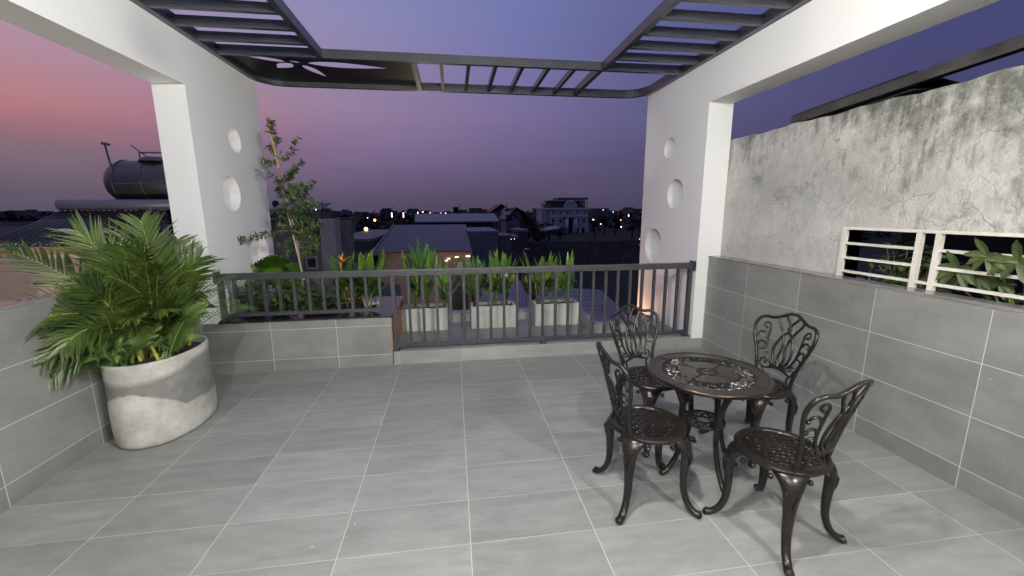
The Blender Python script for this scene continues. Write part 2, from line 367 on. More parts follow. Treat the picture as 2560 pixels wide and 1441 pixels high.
# cut-out plate: leaf shaped openings
bm = bmesh.new()
def bl(pts):
    vs = [bm.verts.new((x, y_, Z0+.05)) for x, y_ in pts]
    for i in range(len(vs)): bm.edges.new((vs[i], vs[(i+1) % len(vs)]))
corner = [(-2.2, .851), (-.416, .851), (-.416, 1.80)]+[(XA+.05+.26+.26*math.cos(a), 1.80-.26+.26*math.sin(a)) for a in [PI/2+i*PI/16 for i in range(9)]]
bl(corner)
def petal(a, b, w, round_=.35, n=12):
    a, b = Vector(a), Vector(b); d = b-a; s = Vector((-d.y, d.x)).normalized(); o = []
    for i in range(n+1):
        t = i/n; o.append(a+d*t+s*w*max(0, math.sin(PI*t**(1-round_))))
    for i in range(1, n):
        t = 1-i/n; o.append(a+d*t-s*w*math.sin(PI*t**(1-round_)))
    return [(p.x, p.y) for p in o]
bl(petal((-1.70, 1.115), (-2.07, .97), .05)); bl(petal((-1.50, 1.13), (-.66, 1.20), .085, .3)); bl(petal((-1.56, 1.20), (-1.42, 1.58), .05))
bl(petal((-1.68, 1.00), (-1.60, .90), .045, .1)); bl(petal((-1.665, 1.09), (-1.545, 1.13), .022, .1)); bl(petal((-1.66, 1.16), (-1.86, 1.33), .075, .2))
bmesh.ops.triangle_fill(bm, use_beauty=True, use_dissolve=False, edges=bm.edges[:])
ex = bmesh.ops.extrude_face_region(bm, geom=bm.faces[:])
for g_ in ex['geom']:
    if isinstance(g_, bmesh.types.BMVert): g_.co.z += .004
bmesh.ops.recalc_face_normals(bm, faces=bm.faces[:])
me = bpy.data.meshes.new('cutout_plate'); bm.to_mesh(me); bm.free(); me.materials.append(M_plate)
o = bpy.data.objects.new('cutout_plate', me); col.objects.link(o); o.parent = pg; o.location = -Vector(pg.location)

# ------------------------------------------------ planter box left
pb = empty('planter_box', (-1.46, .9, 0)); tag(pb, 'built-in planter box with grey tiled front and black granite rim under the railing', 'planter')
o = MB().box(-2.40, -.68, YB-.001, .40, -.1, .497).build('tiled_front', M_wally, pb); o.location = -Vector(pb.location)
b_ = MB().box(-.68, -.672, YB+.004, 1.28, .14, .497); o = b_.build('painted_side', M_terra, pb); o.location = -Vector(pb.location)
b_ = MB().box(-.78, -.681, .401, 1.28, -.1, .497); b_.box(-2.24, -.781, 1.18, 1.28, -.1, .497); o = b_.build('back_wall', M_terra, pb); o.location = -Vector(pb.location)
b_ = MB().box(-2.249, -.655, YB-.008, .50, .497, .515, bev=.003); b_.box(-.90, -.655, .501, 1.30, .497, .515, bev=.003); b_.box(-2.249, -.901, 1.17, 1.30, .497, .515, bev=.003)
o = b_.build('granite_rim', M_granite, pb); o.location = -Vector(pb.location)
o = MB().box(-2.24, -.79, .402, 1.17, .2, .47).build('soil', M_soil, pb); o.location = -Vector(pb.location)
sl = MB(); sl.prism([(-1.02, .80, .515), (-.86, .86, .515), (-.90, 1.12, .515), (-1.10, 1.02, .515)], (0, 0, .03)); tag(sl.build('concrete_slab', M_trough), 'loose pale concrete offcut lying on the black granite planter rim', 'slab')

# ------------------------------------------------ railing
rl = empty('railing', (.16, .375, 0)); tag(rl, 'dark grey metal balustrade spanning planter and step between the white pillars', 'railing')
def rp(mb, name, m=M_rail): o = mb.build(name, m, rl); o.location = -Vector(rl.location); return o
YR = .375
rp(MB().box(-2.235, 2.555, YR-.03, YR+.03, .903, .965, bev=.006), 'top_rail')
rp(MB().box(-2.25, -2.233, YR-.055, YR+.055, .88, .985, bev=.006), 'wall_bracket'); rp(MB().box(2.547, 2.565, YR-.055, YR+.055, .88, .985, bev=.006), 'wall_bracket')
rp(MB().box(-2.20, -.668, YR-.02, YR+.02, .548, .585, bev=.004), 'bottom_rail'); rp(MB().box(-.625, 2.51, YR-.02, YR+.02, .165, .205, bev=.004), 'bottom_rail')
for x, zb in ((-2.215, .515), (-.645, .137), (2.53, .137)):
    rp(MB().box(x-.02, x+.02, YR-.02, YR+.02, zb, .903), 'post')
    rp(MB().box(x-.04, x+.04, YR-.04, YR+.04, zb, zb+.008), 'base_plate')
rp(MB().box(.862, .90, YR-.018, YR+.018, .137, .165), 'foot'); rp(MB().box(.845, .917, YR-.045, YR+.045, .1365, .143), 'base_plate')
for i in range(11):
    x = -2.098+i*.1325; rp(MB().box(x-.0135, x+.0135, YR-.0135, YR+.0135, .585, .903), 'baluster')
for i in range(22):
    x = -.495+i*.1374; rp(MB().box(x-.0135, x+.0135, YR-.0135, YR+.0135, .205, .903), 'baluster')

# ================================================================= LAMPS OF THE TERRACE (on the house wall behind the viewpoint)
M_lamp = emit('lamp_glass', (1, .95, .86), 9)
hw = empty('house_wall', (.15, -4.75, 0)); tag(hw, 'plain white plastered house wall at the back of the terrace', 'wall')
o = MB().box(-2.6, 2.95, -4.8, -4.62, 0, 3.2).build('wall', M_white, hw); o.location = -Vector(hw.location)
M_fix = mat('lamp_metal', (.4, .4, .4), .4)
for x, en, lab in ((-.7, 22, 'round white wall lamp left of the middle of the house wall'), (1.65, 24, 'round white wall lamp nearer the right tiled wall')):
    t = empty('wall_lamp', (x, -4.62, 2.72)); tag(t, lab, 'lamp', 'lamps on the house wall')
    MB().box(-.1, .1, 0, .04, -.06, .06, bev=.01).build('back_plate', M_fix, t)
    MB().ball((0, .11, 0), .07, 10).build('lamp_shade', M_lamp, t, True)
    ld = bpy.data.lights.new('lamp_light', 'POINT'); ld.energy = en*10; ld.color = (1, .98, .895); ld.shadow_soft_size = .05
    lo = bpy.data.objects.new('lamp_light', ld); col.objects.link(lo); lo.parent = t; lo.location = (0, .30, 0)

t = empty('pendant_lamp', (.12, -2.65, 2.72)); tag(t, 'small round white lamp hanging from the pergola above the terrace', 'lamp')
MB().tube([(0, 0, .07), (0, 0, .29)], .008, 6).build('rod', M_fix, t)
MB().ball((0, 0, .02), .06, 10).build('lamp_shade', M_lamp, t, True)
part(MB().box(-1.249, 1.594, -2.675, -2.625, Z0+.003, Z1-.02), 'cross_beam', M_steel, pg)
ld = bpy.data.lights.new('lamp_light', 'POINT'); ld.energy = 215; ld.color = (1, .985, .91); ld.shadow_soft_size = .06
lo = bpy.data.objects.new('lamp_light', ld); col.objects.link(lo); lo.parent = t; lo.location = (0, 0, -.10)

# ================================================================= CONCRETE WALL, RIGHT
def concrete_mat():
    m = bpy.data.materials.new('mouldy_concrete'); m.use_nodes = True; N, L = m.node_tree.nodes, m.node_tree.links; b = N['Principled BSDF']
    b.inputs['Roughness'].default_value = .9
    g = N.new('ShaderNodeNewGeometry'); sp = N.new('ShaderNodeSeparateXYZ'); L.new(g.outputs['Position'], sp.inputs[0])
    def noise(s, d=6, r=.6, sc=None, dist=0):
        n = N.new('ShaderNodeTexNoise'); n.inputs['Scale'].default_value = s; n.inputs['Detail'].default_value = d; n.inputs['Roughness'].default_value = r; n.inputs['Distortion'].default_value = dist
        if sc:
            mp = N.new('ShaderNodeMapping'); mp.inputs['Scale'].default_value = sc; L.new(g.outputs['Position'], mp.inputs[0]); L.new(mp.outputs[0], n.inputs['Vector'])
        else: L.new(g.outputs['Position'], n.inputs['Vector'])
        return n.outputs[0]
    def mr(x, a, b_, c, d):
        n = N.new('ShaderNodeMapRange'); L.new(x, n.inputs[0])
        for i, v in enumerate((a, b_, c, d)): n.inputs[i+1].default_value = v
        return n.outputs[0]
    def M(op, a, c=None):
        n = N.new('ShaderNodeMath'); n.operation = op
        for i, x in enumerate((a, c)):
            if x is None: continue
            if isinstance(x, (int, float)): n.inputs[i].default_value = x
            else: L.new(x, n.inputs[i])
        return n.outputs[0]
    def mix(f, a, c):
        n = N.new('ShaderNodeMix'); n.data_type = 'RGBA'; L.new(f, n.inputs[0])
        for i, x in ((6, a), (7, c)):
            if isinstance(x, tuple): n.inputs[i].default_value = (*x, 1)
            else: L.new(x, n.inputs[i])
        return n.outputs[2]
    base = mix(mr(noise(1.6, 8), .35, .65, 0, 1), (.36, .36, .335), (.56, .545, .52))
    base = mix(mr(noise(9, 6), .45, .75, 0, .45), base, (.36, .355, .335))
    # mould: strong along the top edge and towards the near end, blotchy everywhere
    top = mr(sp.outputs[2], 1.75, 2.24, 0, .36)
    near = mr(sp.outputs[1], -.8, -1.7, 0, .15)
    lump = noise(2.6, 12, .74, None, .6); drip = noise(7, 10, .7, (1, 2.6, .42))
    amt = M('ADD', M('ADD', top, near), M('ADD', M('MULTIPLY', mr(lump, .32, .68, 0, 1), .5), M('MULTIPLY', mr(drip, .34, .66, 0, 1), .3)))
    base = mix(mr(amt, .56, .92, 0, .92), base, (.085, .088, .077))
    spot = noise(3.1, 10, .72, (1, 1, 1.6)); base = mix(mr(spot, .56, .72, 0, .75), base, (.12, .125, .112))
    # cracks
    wv = N.new('ShaderNodeTexNoise'); wv.inputs['Scale'].default_value = 2.5; wv.inputs['Detail'].default_value = 5; L.new(g.outputs['Position'], wv.inputs['Vector'])
    vs_ = N.new('ShaderNodeVectorMath'); vs_.operation = 'SCALE'; vs_.inputs['Scale'].default_value = .5; L.new(wv.outputs['Color'], vs_.inputs[0])
    va = N.new('ShaderNodeVectorMath'); L.new(g.outputs['Position'], va.inputs[0]); L.new(vs_.outputs[0], va.inputs[1])
    vm = N.new('ShaderNodeMapping'); vm.inputs['Scale'].default_value = (0, 1.5, 1.0); L.new(va.outputs[0], vm.inputs[0])
    vo = N.new('ShaderNodeTexVoronoi'); vo.feature = 'DISTANCE_TO_EDGE'; vo.inputs['Scale'].default_value = 3.0; L.new(vm.outputs[0], vo.inputs['Vector'])
    ck = M('MULTIPLY', mr(vo.outputs['Distance'], .002, .009, 1, 0), mr(noise(1.9, 3), .42, .66, .0, .55))
    base = mix(mr(noise(38, 8, .75), .52, .72, 0, .4), base, (.2, .2, .185)); base = mix(mr(noise(16, 9, .72), .5, .7, 0, .35), base, (.62, .61, .58)); base = mix(ck, base, (.16, .16, .148)); L.new(base, b.inputs['Base Color'])
    bp = N.new('ShaderNodeBump'); bp.inputs['Strength'].default_value = .5; bp.inputs['Distance'].default_value = .025
    L.new(M('SUBTRACT', M('ADD', noise(14, 8, .7), noise(3.5, 5)), ck), bp.inputs['Height']); L.new(bp.outputs[0], b.inputs['Normal'])
    return m
M_conc = concrete_mat()
XC = 2.84
cw = empty('concrete_wall', (XC, -1.5, 0)); tag(cw, 'tall cracked concrete wall with black mould stains beyond the right tiled wall', 'wall')
YO = -1.08            # opening starts here and runs out of the frame
b_ = MB()
# uneven crest: a strip of columns
def crest(y): return 2.238+.006*math.sin(y*9.1)+.005*math.sin(y*23.7+1)
ys = [.55-i*.08 for i in range(60)]
for i in range(len(ys)-1):
    a, c = ys[i], ys[i+1]
    zb = -.5 if a > YO else 1.402
    if a > YO > c: c = YO
    b_.add([(XC, a, zb), (XC, c, zb), (XC, c, crest(c)), (XC, a, crest(a)), (XC+.16, a, zb), (XC+.16, c, zb), (XC+.16, c, crest(c)), (XC+.16, a, crest(a))],
           [(0, 1, 2, 3), (7, 6, 5, 4), (3, 2, 6, 7), (0, 4, 5, 1)] + ([(0, 3, 7, 4)] if i == 0 else []) + ([(1, 5, 6, 2)] if c == YO else []))
    if c == YO:
        c2 = ys[i+1]; b_.add([(XC, c, 1.402), (XC, c2, 1.402), (XC, c2, crest(c2)), (XC, c, crest(c)), (XC+.16, c, 1.402), (XC+.16, c2, 1.402), (XC+.16, c2, crest(c2)), (XC+.16, c, crest(c))], [(0, 1, 2, 3), (7, 6, 5, 4), (3, 2, 6, 7), (0, 4, 5, 1)])
b_.add([(XC, YO, -.5), (XC+.16, YO, -.5), (XC+.16, YO, 1.402), (XC, YO, 1.402)], [(0, 1, 2, 3)])
b_.box(XC+.002, XC+.158, -4.2, YO, -.5, .93)
o = b_.build('wall', M_conc, cw); o.location = -Vector(cw.location)
M_grille = mat('rusty_cream_paint', (.70, .69, .64), .5, c2=(.58, .54, .47), vscale=9, vdet=6)
gw_ = empty('window_grille', (XC, -1.6, .95)); tag(gw_, 'cream painted metal bar grille filling the opening in the concrete wall', 'grille')
def gp(mb, name): o = mb.build(name, M_grille, gw_); o.location = -Vector(gw_.location); return o
gp(MB().box(XC-.012, XC+.02, -4.1, YO+.002, 1.385, 1.404), 'frame_bar')
for y in (YO-.012, -1.595, -1.70, -2.62, -2.72): gp(MB().box(XC-.014, XC+.018, y-.014, y+.014, .93, 1.384), 'upright')
for z in (1.08, 1.18, 1.285):
    for a, c in ((YO-.026, -1.581), (-1.714, -2.606)): gp(MB().box(XC-.006, XC+.01, c, a, z-.009, z+.009), 'bar')
gp(MB().box(XC-.006, XC+.01, -1.686, -1.609, 1.071, 1.089), 'bar')
# roof edge beam of the house beyond and its dark sheet roof
sb = MB(); p0, p1 = Vector((3.25, .02, 2.335)), Vector((3.25, -3.2, 2.62))
def beam(mb, a, b, w, h_):
    a, b = Vector(a), Vector(b); n = Vector((0, 0, h_)); s = Vector((w, 0, 0)); mb.add([a, a+s, a+s+n, a+n, b, b+s, b+s+n, b+n], [(0, 1, 2, 3), (7, 6, 5, 4), (0, 4, 5, 1), (1, 5, 6, 2), (2, 6, 7, 3), (3, 7, 4, 0)])
beam(sb, (3.25, .02, 2.34), (3.25, -3.2, 2.54), .07, .075); M_beam = mat('stained_steel', (.085, .083, .08), .55, c2=(.03, .028, .026), vscale=5)
nr = empty('neighbour_roof', (3.25, -1, 2.4)); tag(nr, 'dark steel roof beam and sheet eave rising above the concrete wall', 'roof')
part(sb, 'edge_beam', M_beam, nr)
b_ = MB(); b_.prism([(3.27, .03, 2.42), (3.27, -1.05, 2.49), (4.6, -1.0, 2.30), (4.6, .1, 2.26)], (0, 0, .012)); b_.prism([(3.33, -.2, 2.33), (3.33, -1.0, 2.385), (4.6, -.9, 2.50), (4.6, -.2, 2.42)], (0, 0, .012))
M_black = mat('black_sheet', (.015, .015, .017), .7); part(b_, 'roof_sheet', M_black, nr)
# dark yard behind the grille
yd = MB().box(3.0, 5.2, -4.4, .2, .3, .55); tag(yd.build('yard_soil', M_soil), kind='structure')
yw = MB().box(5.2, 5.35, -4.5, .4, .3, 2.3); tag(yw.build('dark_backdrop', mat('backdrop_black', (.02, .02, .02), .95)), 'near-black backdrop added for darkness far behind the window grille', 'wall')  # near-black backdrop added to give the darkness behind the grille

# ================================================================= PLANTS
def green(name, a, b, rough=.42, sc=12):
    m = mat(name, a, rough, c2=b, vscale=sc, vdet=3)
    p = m.node_tree.nodes['Principled BSDF']; p.inputs['Transmission Weight'].default_value = 0
    return m
G_palm = green('palm_green', (.078, .122, .017), (.02, .044, .010), .42, 5)
G_rachis = mat('palm_rachis', (.50, .42, .06), .45, c2=(.22, .28, .05), vscale=9)
G_fern = green('fern_green', (.13, .20, .045), (.06, .115, .025), .5, 14)
G_heli = green('heliconia_green', (.14, .24, .035), (.06, .15, .03), .3, 9)
G_helidark = green('heliconia_dark', (.06, .13, .04), (.03, .075, .025), .3, 9)
G_stem = mat('heliconia_stem', (.24, .27, .05), .45, c2=(.12, .17, .04), vscale=25)
G_yellow = mat('yellowed_leaf', (.45, .27, .04), .5, c2=(.25, .24, .05), vscale=14)
G_fan = green('fan_palm_green', (.075, .165, .018), (.045, .11, .012), .35, 8)
G_shrub = green('shrub_green', (.11, .225, .06), (.04, .10, .03), .35, 10)
G_tree = green('sapling_green', (.13, .185, .07), (.055, .095, .04), .4, 16)
G_orange = mat('orange_bract', (.80, .30, .02), .4, c2=(.75, .42, .03), vscale=18)
G_wood = mat('sapling_bark', (.34, .24, .15), .85, c2=(.2, .13, .09), vscale=18, bump=.3)
G_stake = mat('pale_stake', (.55, .50, .42), .8, c2=(.35, .3, .24), vscale=20, stretch=(6, 6, 1))

def bez(a, c, b, n=14): return [(1-t)**2*Vector(a)+2*t*(1-t)*Vector(c)+t*t*Vector(b) for t in [i/n for i in range(n+1)]]
def frond(a, c, b, n=26, L=.26, W=.017, start=.22, up=(0, 0, 1), spread=.85, droop=.25, rad=.007, parent=None, name='frond', m=(None, None), seg=3, rng=random, plane=None):
    P = bez(a, c, b, 24); mb = MB(); mb.mi = 1; mb.tube(P, [rad*(1-.75*i/24) for i in range(25)], 5); mb.mi = 0
    for k in range(n):
        t = start+(1-start)*(k+.5)/n; i = min(int(t*24), 23); p = P[i].lerp(P[i+1], t*24-i); tg = (P[i+1]-P[i]).normalized()
        upv = Vector(plane) if plane else Vector(up); sd = tg.cross(upv)
        if sd.length < .1: sd = tg.cross(Vector((.3, -1, 0)))
        sd.normalize(); nn = sd.cross(tg)
        u = (t-start)/(1-start); l = L*(.55+.6*math.sin(PI*min(1, u*.75+.18)))*(1-.45*max(0, u)**3)*rng.uniform(.78, 1.12)
        for sg in (-1, 1):
            d = tg*(1.15-spread*.55+u*.5)+sd*sg*spread+nn*(.22+rng.uniform(-.2, .2))+Vector((rng.uniform(-.1, .1), rng.uniform(-.1, .1), rng.uniform(-.1, .1)))
            mb.leaf(p, d, l, W*rng.uniform(.85, 1.15), droop=droop*rng.uniform(.6, 1.4), fold=.35, seg=seg, up=nn, prof=lambda t_: (.45+.9*math.sin(PI*min(1, t_*.8+.12)))*(1-.6*t_**3)*.8)
    return mb.build(name, [m[0], m[1]], parent)

# ------------------------------------------------ big round concrete planter with palm and ferns
def pot_mat():
    m = bpy.data.materials.new('two_tone_concrete'); m.use_nodes = True; N, L = m.node_tree.nodes, m.node_tree.links; b = N['Principled BSDF']; b.inputs['Roughness'].default_value = .85
    tc_ = N.new('ShaderNodeTexCoord'); sp = N.new('ShaderNodeSeparateXYZ'); L.new(tc_.outputs['Object'], sp.inputs[0])
    def noise(s, d=6, r=.6):
        n = N.new('ShaderNodeTexNoise'); n.inputs['Scale'].default_value = s; n.inputs['Detail'].default_value = d; n.inputs['Roughness'].default_value = r; L.new(tc_.outputs['Object'], n.inputs['Vector']); return n.outputs[0]
    def mr(x, a, b_, c, d):
        n = N.new('ShaderNodeMapRange'); L.new(x, n.inputs[0])
        for i, v in enumerate((a, b_, c, d)): n.inputs[i+1].default_value = v
        return n.outputs[0]
    def M(op, a, c=None):
        n = N.new('ShaderNodeMath'); n.operation = op
        for i, x in enumerate((a, c)):
            if x is None: continue
            if isinstance(x, (int, float)): n.inputs[i].default_value = x
            else: L.new(x, n.inputs[i])
        return n.outputs[0]
    def mix(f, a, c):
        n = N.new('ShaderNodeMix'); n.data_type = 'RGBA'; L.new(f, n.inputs[0])
        for i, x in ((6, a), (7, c)):
            if isinstance(x, tuple): n.inputs[i].default_value = (*x, 1)
            else: L.new(x, n.inputs[i])
        return n.outputs[2]
    base = mix(mr(noise(5, 9, .65), .38, .64, 0, 1), (.33, .325, .295), (.53, .525, .495))
    base = mix(mr(noise(3.2, 10, .7), .56, .72, 0, .75), base, (.28, .275, .26))
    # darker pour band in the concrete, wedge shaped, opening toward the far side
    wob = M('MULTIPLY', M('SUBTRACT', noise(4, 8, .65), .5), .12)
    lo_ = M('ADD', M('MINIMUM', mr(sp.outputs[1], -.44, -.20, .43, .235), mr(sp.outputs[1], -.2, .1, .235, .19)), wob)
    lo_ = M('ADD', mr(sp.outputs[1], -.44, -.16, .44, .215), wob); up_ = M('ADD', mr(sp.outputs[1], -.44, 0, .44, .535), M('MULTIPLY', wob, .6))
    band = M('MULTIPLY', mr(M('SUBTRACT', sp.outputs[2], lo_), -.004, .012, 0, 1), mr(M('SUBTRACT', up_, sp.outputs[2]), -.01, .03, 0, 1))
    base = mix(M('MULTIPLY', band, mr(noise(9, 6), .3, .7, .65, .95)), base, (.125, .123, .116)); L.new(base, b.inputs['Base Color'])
    bp = N.new('ShaderNodeBump'); bp.inputs['Strength'].default_value = .25; bp.inputs['Distance'].default_value = .01; L.new(noise(60, 6), bp.inputs['Height']); L.new(bp.outputs[0], b.inputs['Normal'])
    return m
PX, PY = -2.135, -.66
pot = empty('round_planter', (PX, PY, 0)); tag(pot, 'large oval cast concrete planter with a dark grey stained band in the left corner', 'planter')
SXP, SYP = .252, .365
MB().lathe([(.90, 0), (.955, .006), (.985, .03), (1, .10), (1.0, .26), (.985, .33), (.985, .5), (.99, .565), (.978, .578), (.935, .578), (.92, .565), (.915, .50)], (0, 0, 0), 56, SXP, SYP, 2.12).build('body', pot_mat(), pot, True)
MB().lathe([(.905, .50), (.91, .525), (.5, .55), (.01, .555)], (0, 0, 0), 40, SXP, SYP, 2.12).build('soil', M_soil, pot)
pp = empty('palm_plant', (PX, PY, .53)); tag(pp, 'bushy green feather palm with yellow stalks growing in the large oval planter', 'plant')
rng = random.Random(3)
base0 = Vector((PX, PY, .53))
def loc(p): return Vector(p)-base0
tips = [  # (pixel x, pixel y, world y of the tip, side bend, leaflet length, base offset)
    (352, 552, -.62, .10, .24), (190, 578, -.78, .16, .26), (16, 628, -.72, .14, .22), (96, 800, -1.12, .22, .26),
    (110, 905, -1.20, .30, .20), (122, 955, -1.16, .34, .18), (150, 880, -1.22, .3, .18), (500, 645, -.42, .14, .25), (445, 600, -.30, .12, .24), (300, 590, -.40, .1, .24), (505, 735, -.62, .15, .2),
    (262, 690, -1.05, .16, .25), (395, 690, -.95, .13, .22), (330, 800, -1.08, .22, .18), (420, 780, -.98, .2, .18), (240, 630, -.25, .1, .24)]
for i in range(22): tips.append((rng.uniform(190, 470), rng.uniform(585, 800), rng.uniform(-1.0, -.25), rng.uniform(.08, .22), rng.uniform(.19, .25)))
for i, (px, py, Y, bend, L_) in enumerate(tips):
    tip = at(px, py, Y)
    b0 = Vector((PX+rng.uniform(-.09, .09), PY+rng.uniform(-.16, .16), .535))
    mid = b0.lerp(tip, .45)+Vector((0, 0, bend+.12*(tip-b0).length))
    tocam = (CAM-tip).normalized()
    pl = (Vector((0, 0, .75))+tocam*.9+Vector((rng.uniform(-.35, .35), rng.uniform(-.3, .3), 0))).normalized()
    frond(loc(b0), loc(mid), loc(tip), n=24, L=L_*1.08, W=.0155, start=.32, plane=pl, spread=rng.uniform(.55, .8), droop=rng.uniform(.2, .6), rad=.0065, parent=pp, m=(G_palm, G_rachis), rng=rng)
stm = MB()
for i in range(12):
    a = rng.uniform(0, 6.28); b0 = Vector((rng.uniform(-.13, .13), rng.uniform(-.25, .2), 0)); stm.tube(cr([b0, b0+Vector((.03*math.cos(a), .03*math.sin(a), .12)), b0+Vector((.09*math.cos(a), .09*math.sin(a), .32))], 3), [.014, .012, .011, .01, .008, .007, .006], 6)
stm.build('stems', G_rachis, pp, True)
def fern(cx, cy, cz, n, tips_, label, seed, R0=.34):
    rg_ = random.Random(seed); t = empty('fern', (cx, cy, cz)); tag(t, label, 'fern', 'ferns round the palm in the oval planter')
    mb = MB(); b0 = Vector((0, 0, 0)); sets = []
    for i in range(n):
        a = rg_.uniform(0, 6.28); l = R0*rg_.uniform(.6, 1.05)
        sets.append(Vector((math.cos(a)*l*.75, math.sin(a)*l*.75, l*rg_.uniform(.45, 1.0))))
    sets += [at(*q)-Vector((cx, cy, cz)) for q in tips_]
    for tip in sets:
        s0 = Vector((rg_.uniform(-.05, .05), rg_.uniform(-.05, .05), 0)); c_ = s0.lerp(tip, .5)+Vector((0, 0, .10+.2*tip.length)); P = bez(s0, c_, tip, 22)
        mb.tube(P, [.004*(1-.6*i/22) for i in range(23)], 4)
        for k in range(30):
            t_ = .1+.9*(k+.5)/30; i = min(int(t_*22), 21); p = P[i].lerp(P[i+1], t_*22-i); tg = (P[i+1]-P[i]).normalized(); sd = tg.cross(Vector((.1, -.75, .65)))
            if sd.length < .1: sd = tg.cross(Vector((0, 1, 0)))
            sd.normalize(); l = (.042+.03*min(.6, tip.length))*max(.01, math.sin(PI*min(.97, .12+t_*.86)))**.7+.006
            for sg in (-1, 1): mb.leaf(p, sd*sg+tg*.35, l*1.1, .0085, droop=.3, fold=.1, seg=2)
    mb.build('fronds', G_fern, t); return t
fern(PX+.12, PY-.12, .54, 13, [(640, 700, -.15), (600, 752, -.1), (590, 690, -.35), (555, 720, -.4), (640, 770, -.2), (505, 700, -.5)], 'feathery fern spilling out of the right side of the oval planter', 11, .36)
fern(PX-.06, PY-.30, .54, 14, [(90, 975, -1.15), (170, 930, -1.05), (215, 880, -1.1), (200, 820, -1.05), (310, 900, -1.0), (260, 790, -1.0)], 'fern at the left front of the oval planter with fronds drooping over its rim', 12, .34)
fern(PX+.02, PY-.02, .545, 16, [(480, 660, -.3), (460, 720, -.5)], 'low fern clump filling the middle of the oval planter between palm stalks', 13, .34)

# ------------------------------------------------ three concrete troughs with heliconia stands
def heliconia(mb, c, h, n, rg_, dark=.25, yellow=.0, wid=.075, lean=.22, stems=3, spread=.03):
    """one stand: leaves sheathing several upright stems; material slots 0 leaf, 1 dark leaf, 2 stem, 3 yellow"""
    c = Vector(c)
    for s_ in range(stems):
        a = rg_.uniform(0, 6.28); b0 = c+Vector((math.cos(a)*spread, math.sin(a)*spread, 0)); top = b0+Vector((math.cos(a)*.05, math.sin(a)*.05, h*.52))
        mb.mi = 2; mb.tube([b0, b0.lerp(top, .5), top], [.010, .009, .006], 6)
        for k in range(n):
            u = .28+.72*(k+rg_.random()*.5)/n; p = b0.lerp(top, u); aa = a+(k % 2)*PI+rg_.uniform(-.7, .7)
            d = Vector((math.cos(aa)*lean*(1.5-u), math.sin(aa)*lean*(1.5-u), 1))
            r = rg_.random(); mb.mi = 3 if r < yellow else (1 if r < yellow+dark else 0)
            L_ = (h-p.z+c.z)*rg_.uniform(.72, 1.0) if u > .6 else h*.5*rg_.uniform(.6, 1)
            if mb.mi == 3: d += Vector((math.cos(aa), math.sin(aa), -.3))*.6; L_ *= .7
            mb.leaf(p, d, max(.14, L_), wid*rg_.uniform(.65, 1.1), droop=rg_.uniform(.1, .6)*(1.3-u), fold=.35, seg=8, up=(math.cos(aa), math.sin(aa), .2), prof=lambda t_: max(.03, math.sin(PI*(t_**.8*.92+.06))))
HM = [G_heli, G_helidark, G_stem, G_yellow]
def bake(mb, name, mats, parent, smooth=True): return mb.build(name, mats, parent, smooth)
TR = [(-.665, -.13, 'left', 'farthest left, beside the orange planter side'), (.15, .695, 'mid', 'in the middle of the row'), (.935, 1.49, 'right', 'nearest the right white pillar')]
for i, (x0, x1, _, w) in enumerate(TR):
    t = empty('concrete_trough', ((x0+x1)/2, 1.19, .128)); tag(t, 'pale rectangular concrete trough, ' + w, 'planter', 'concrete troughs behind the railing')
    hw_ = (x1-x0)/2; b_ = MB()
    b_.box(-hw_, hw_, -.14, -.115, 0, .272); b_.box(-hw_, hw_, .115, .14, 0, .272); b_.box(-hw_, -hw_+.025, -.115, .115, 0, .272); b_.box(hw_-.025, hw_, -.115, .115, 0, .272)
    b_.build('body', M_trough, t)
    MB().box(-hw_+.025, hw_-.025, -.115, .115, .02, .235).build('soil', M_soil, t)
stands = [  # px at rail level, tip py, which trough, label bits
    ((-.53, 1.19), .80, 7, 4, 'dark leafy heliconia stand at the left end of the left trough'), ((-.36, 1.20), .92, 7, 3, 'tallest heliconia stand, with a long upright leaf, in the left trough'), ((-.19, 1.18), .68, 6, 3, 'thin heliconia stand at the right end of the left trough'),
    ((.24, 1.19), .68, 7, 4, 'low spreading heliconia stand at the left end of the middle trough'), ((.43, 1.2), .76, 6, 3, 'heliconia stand in the centre of the middle trough'), ((.61, 1.19), .74, 6, 4, 'heliconia stand with yellowed leaves at the right end of the middle trough'),
    ((1.02, 1.19), .73, 7, 4, 'broad heliconia stand at the left end of the right trough'), ((1.21, 1.2), .70, 6, 3, 'slender heliconia stand in the centre of the right trough'), ((1.40, 1.19), .73, 8, 2, 'pale upright heliconia stand at the right end of the right trough')]
rg2 = random.Random(21)
for i, ((x, y), h_, n, st, lab) in enumerate(stands):
    t = empty('heliconia_plant', (x, y, .363)); tag(t, lab, 'plant', 'heliconias in the concrete troughs')
    mb = MB(); heliconia(mb, (0, 0, 0), h_, n, rg2, dark=.55 if i in (0, 3) else .22, yellow=.22 if i == 5 else (.1 if i in (3, 7) else .02), wid=.088 if i != 8 else .075, lean=.28 if i == 8 else .62, stems=st)
    mb.build('leaves', HM, t, True)

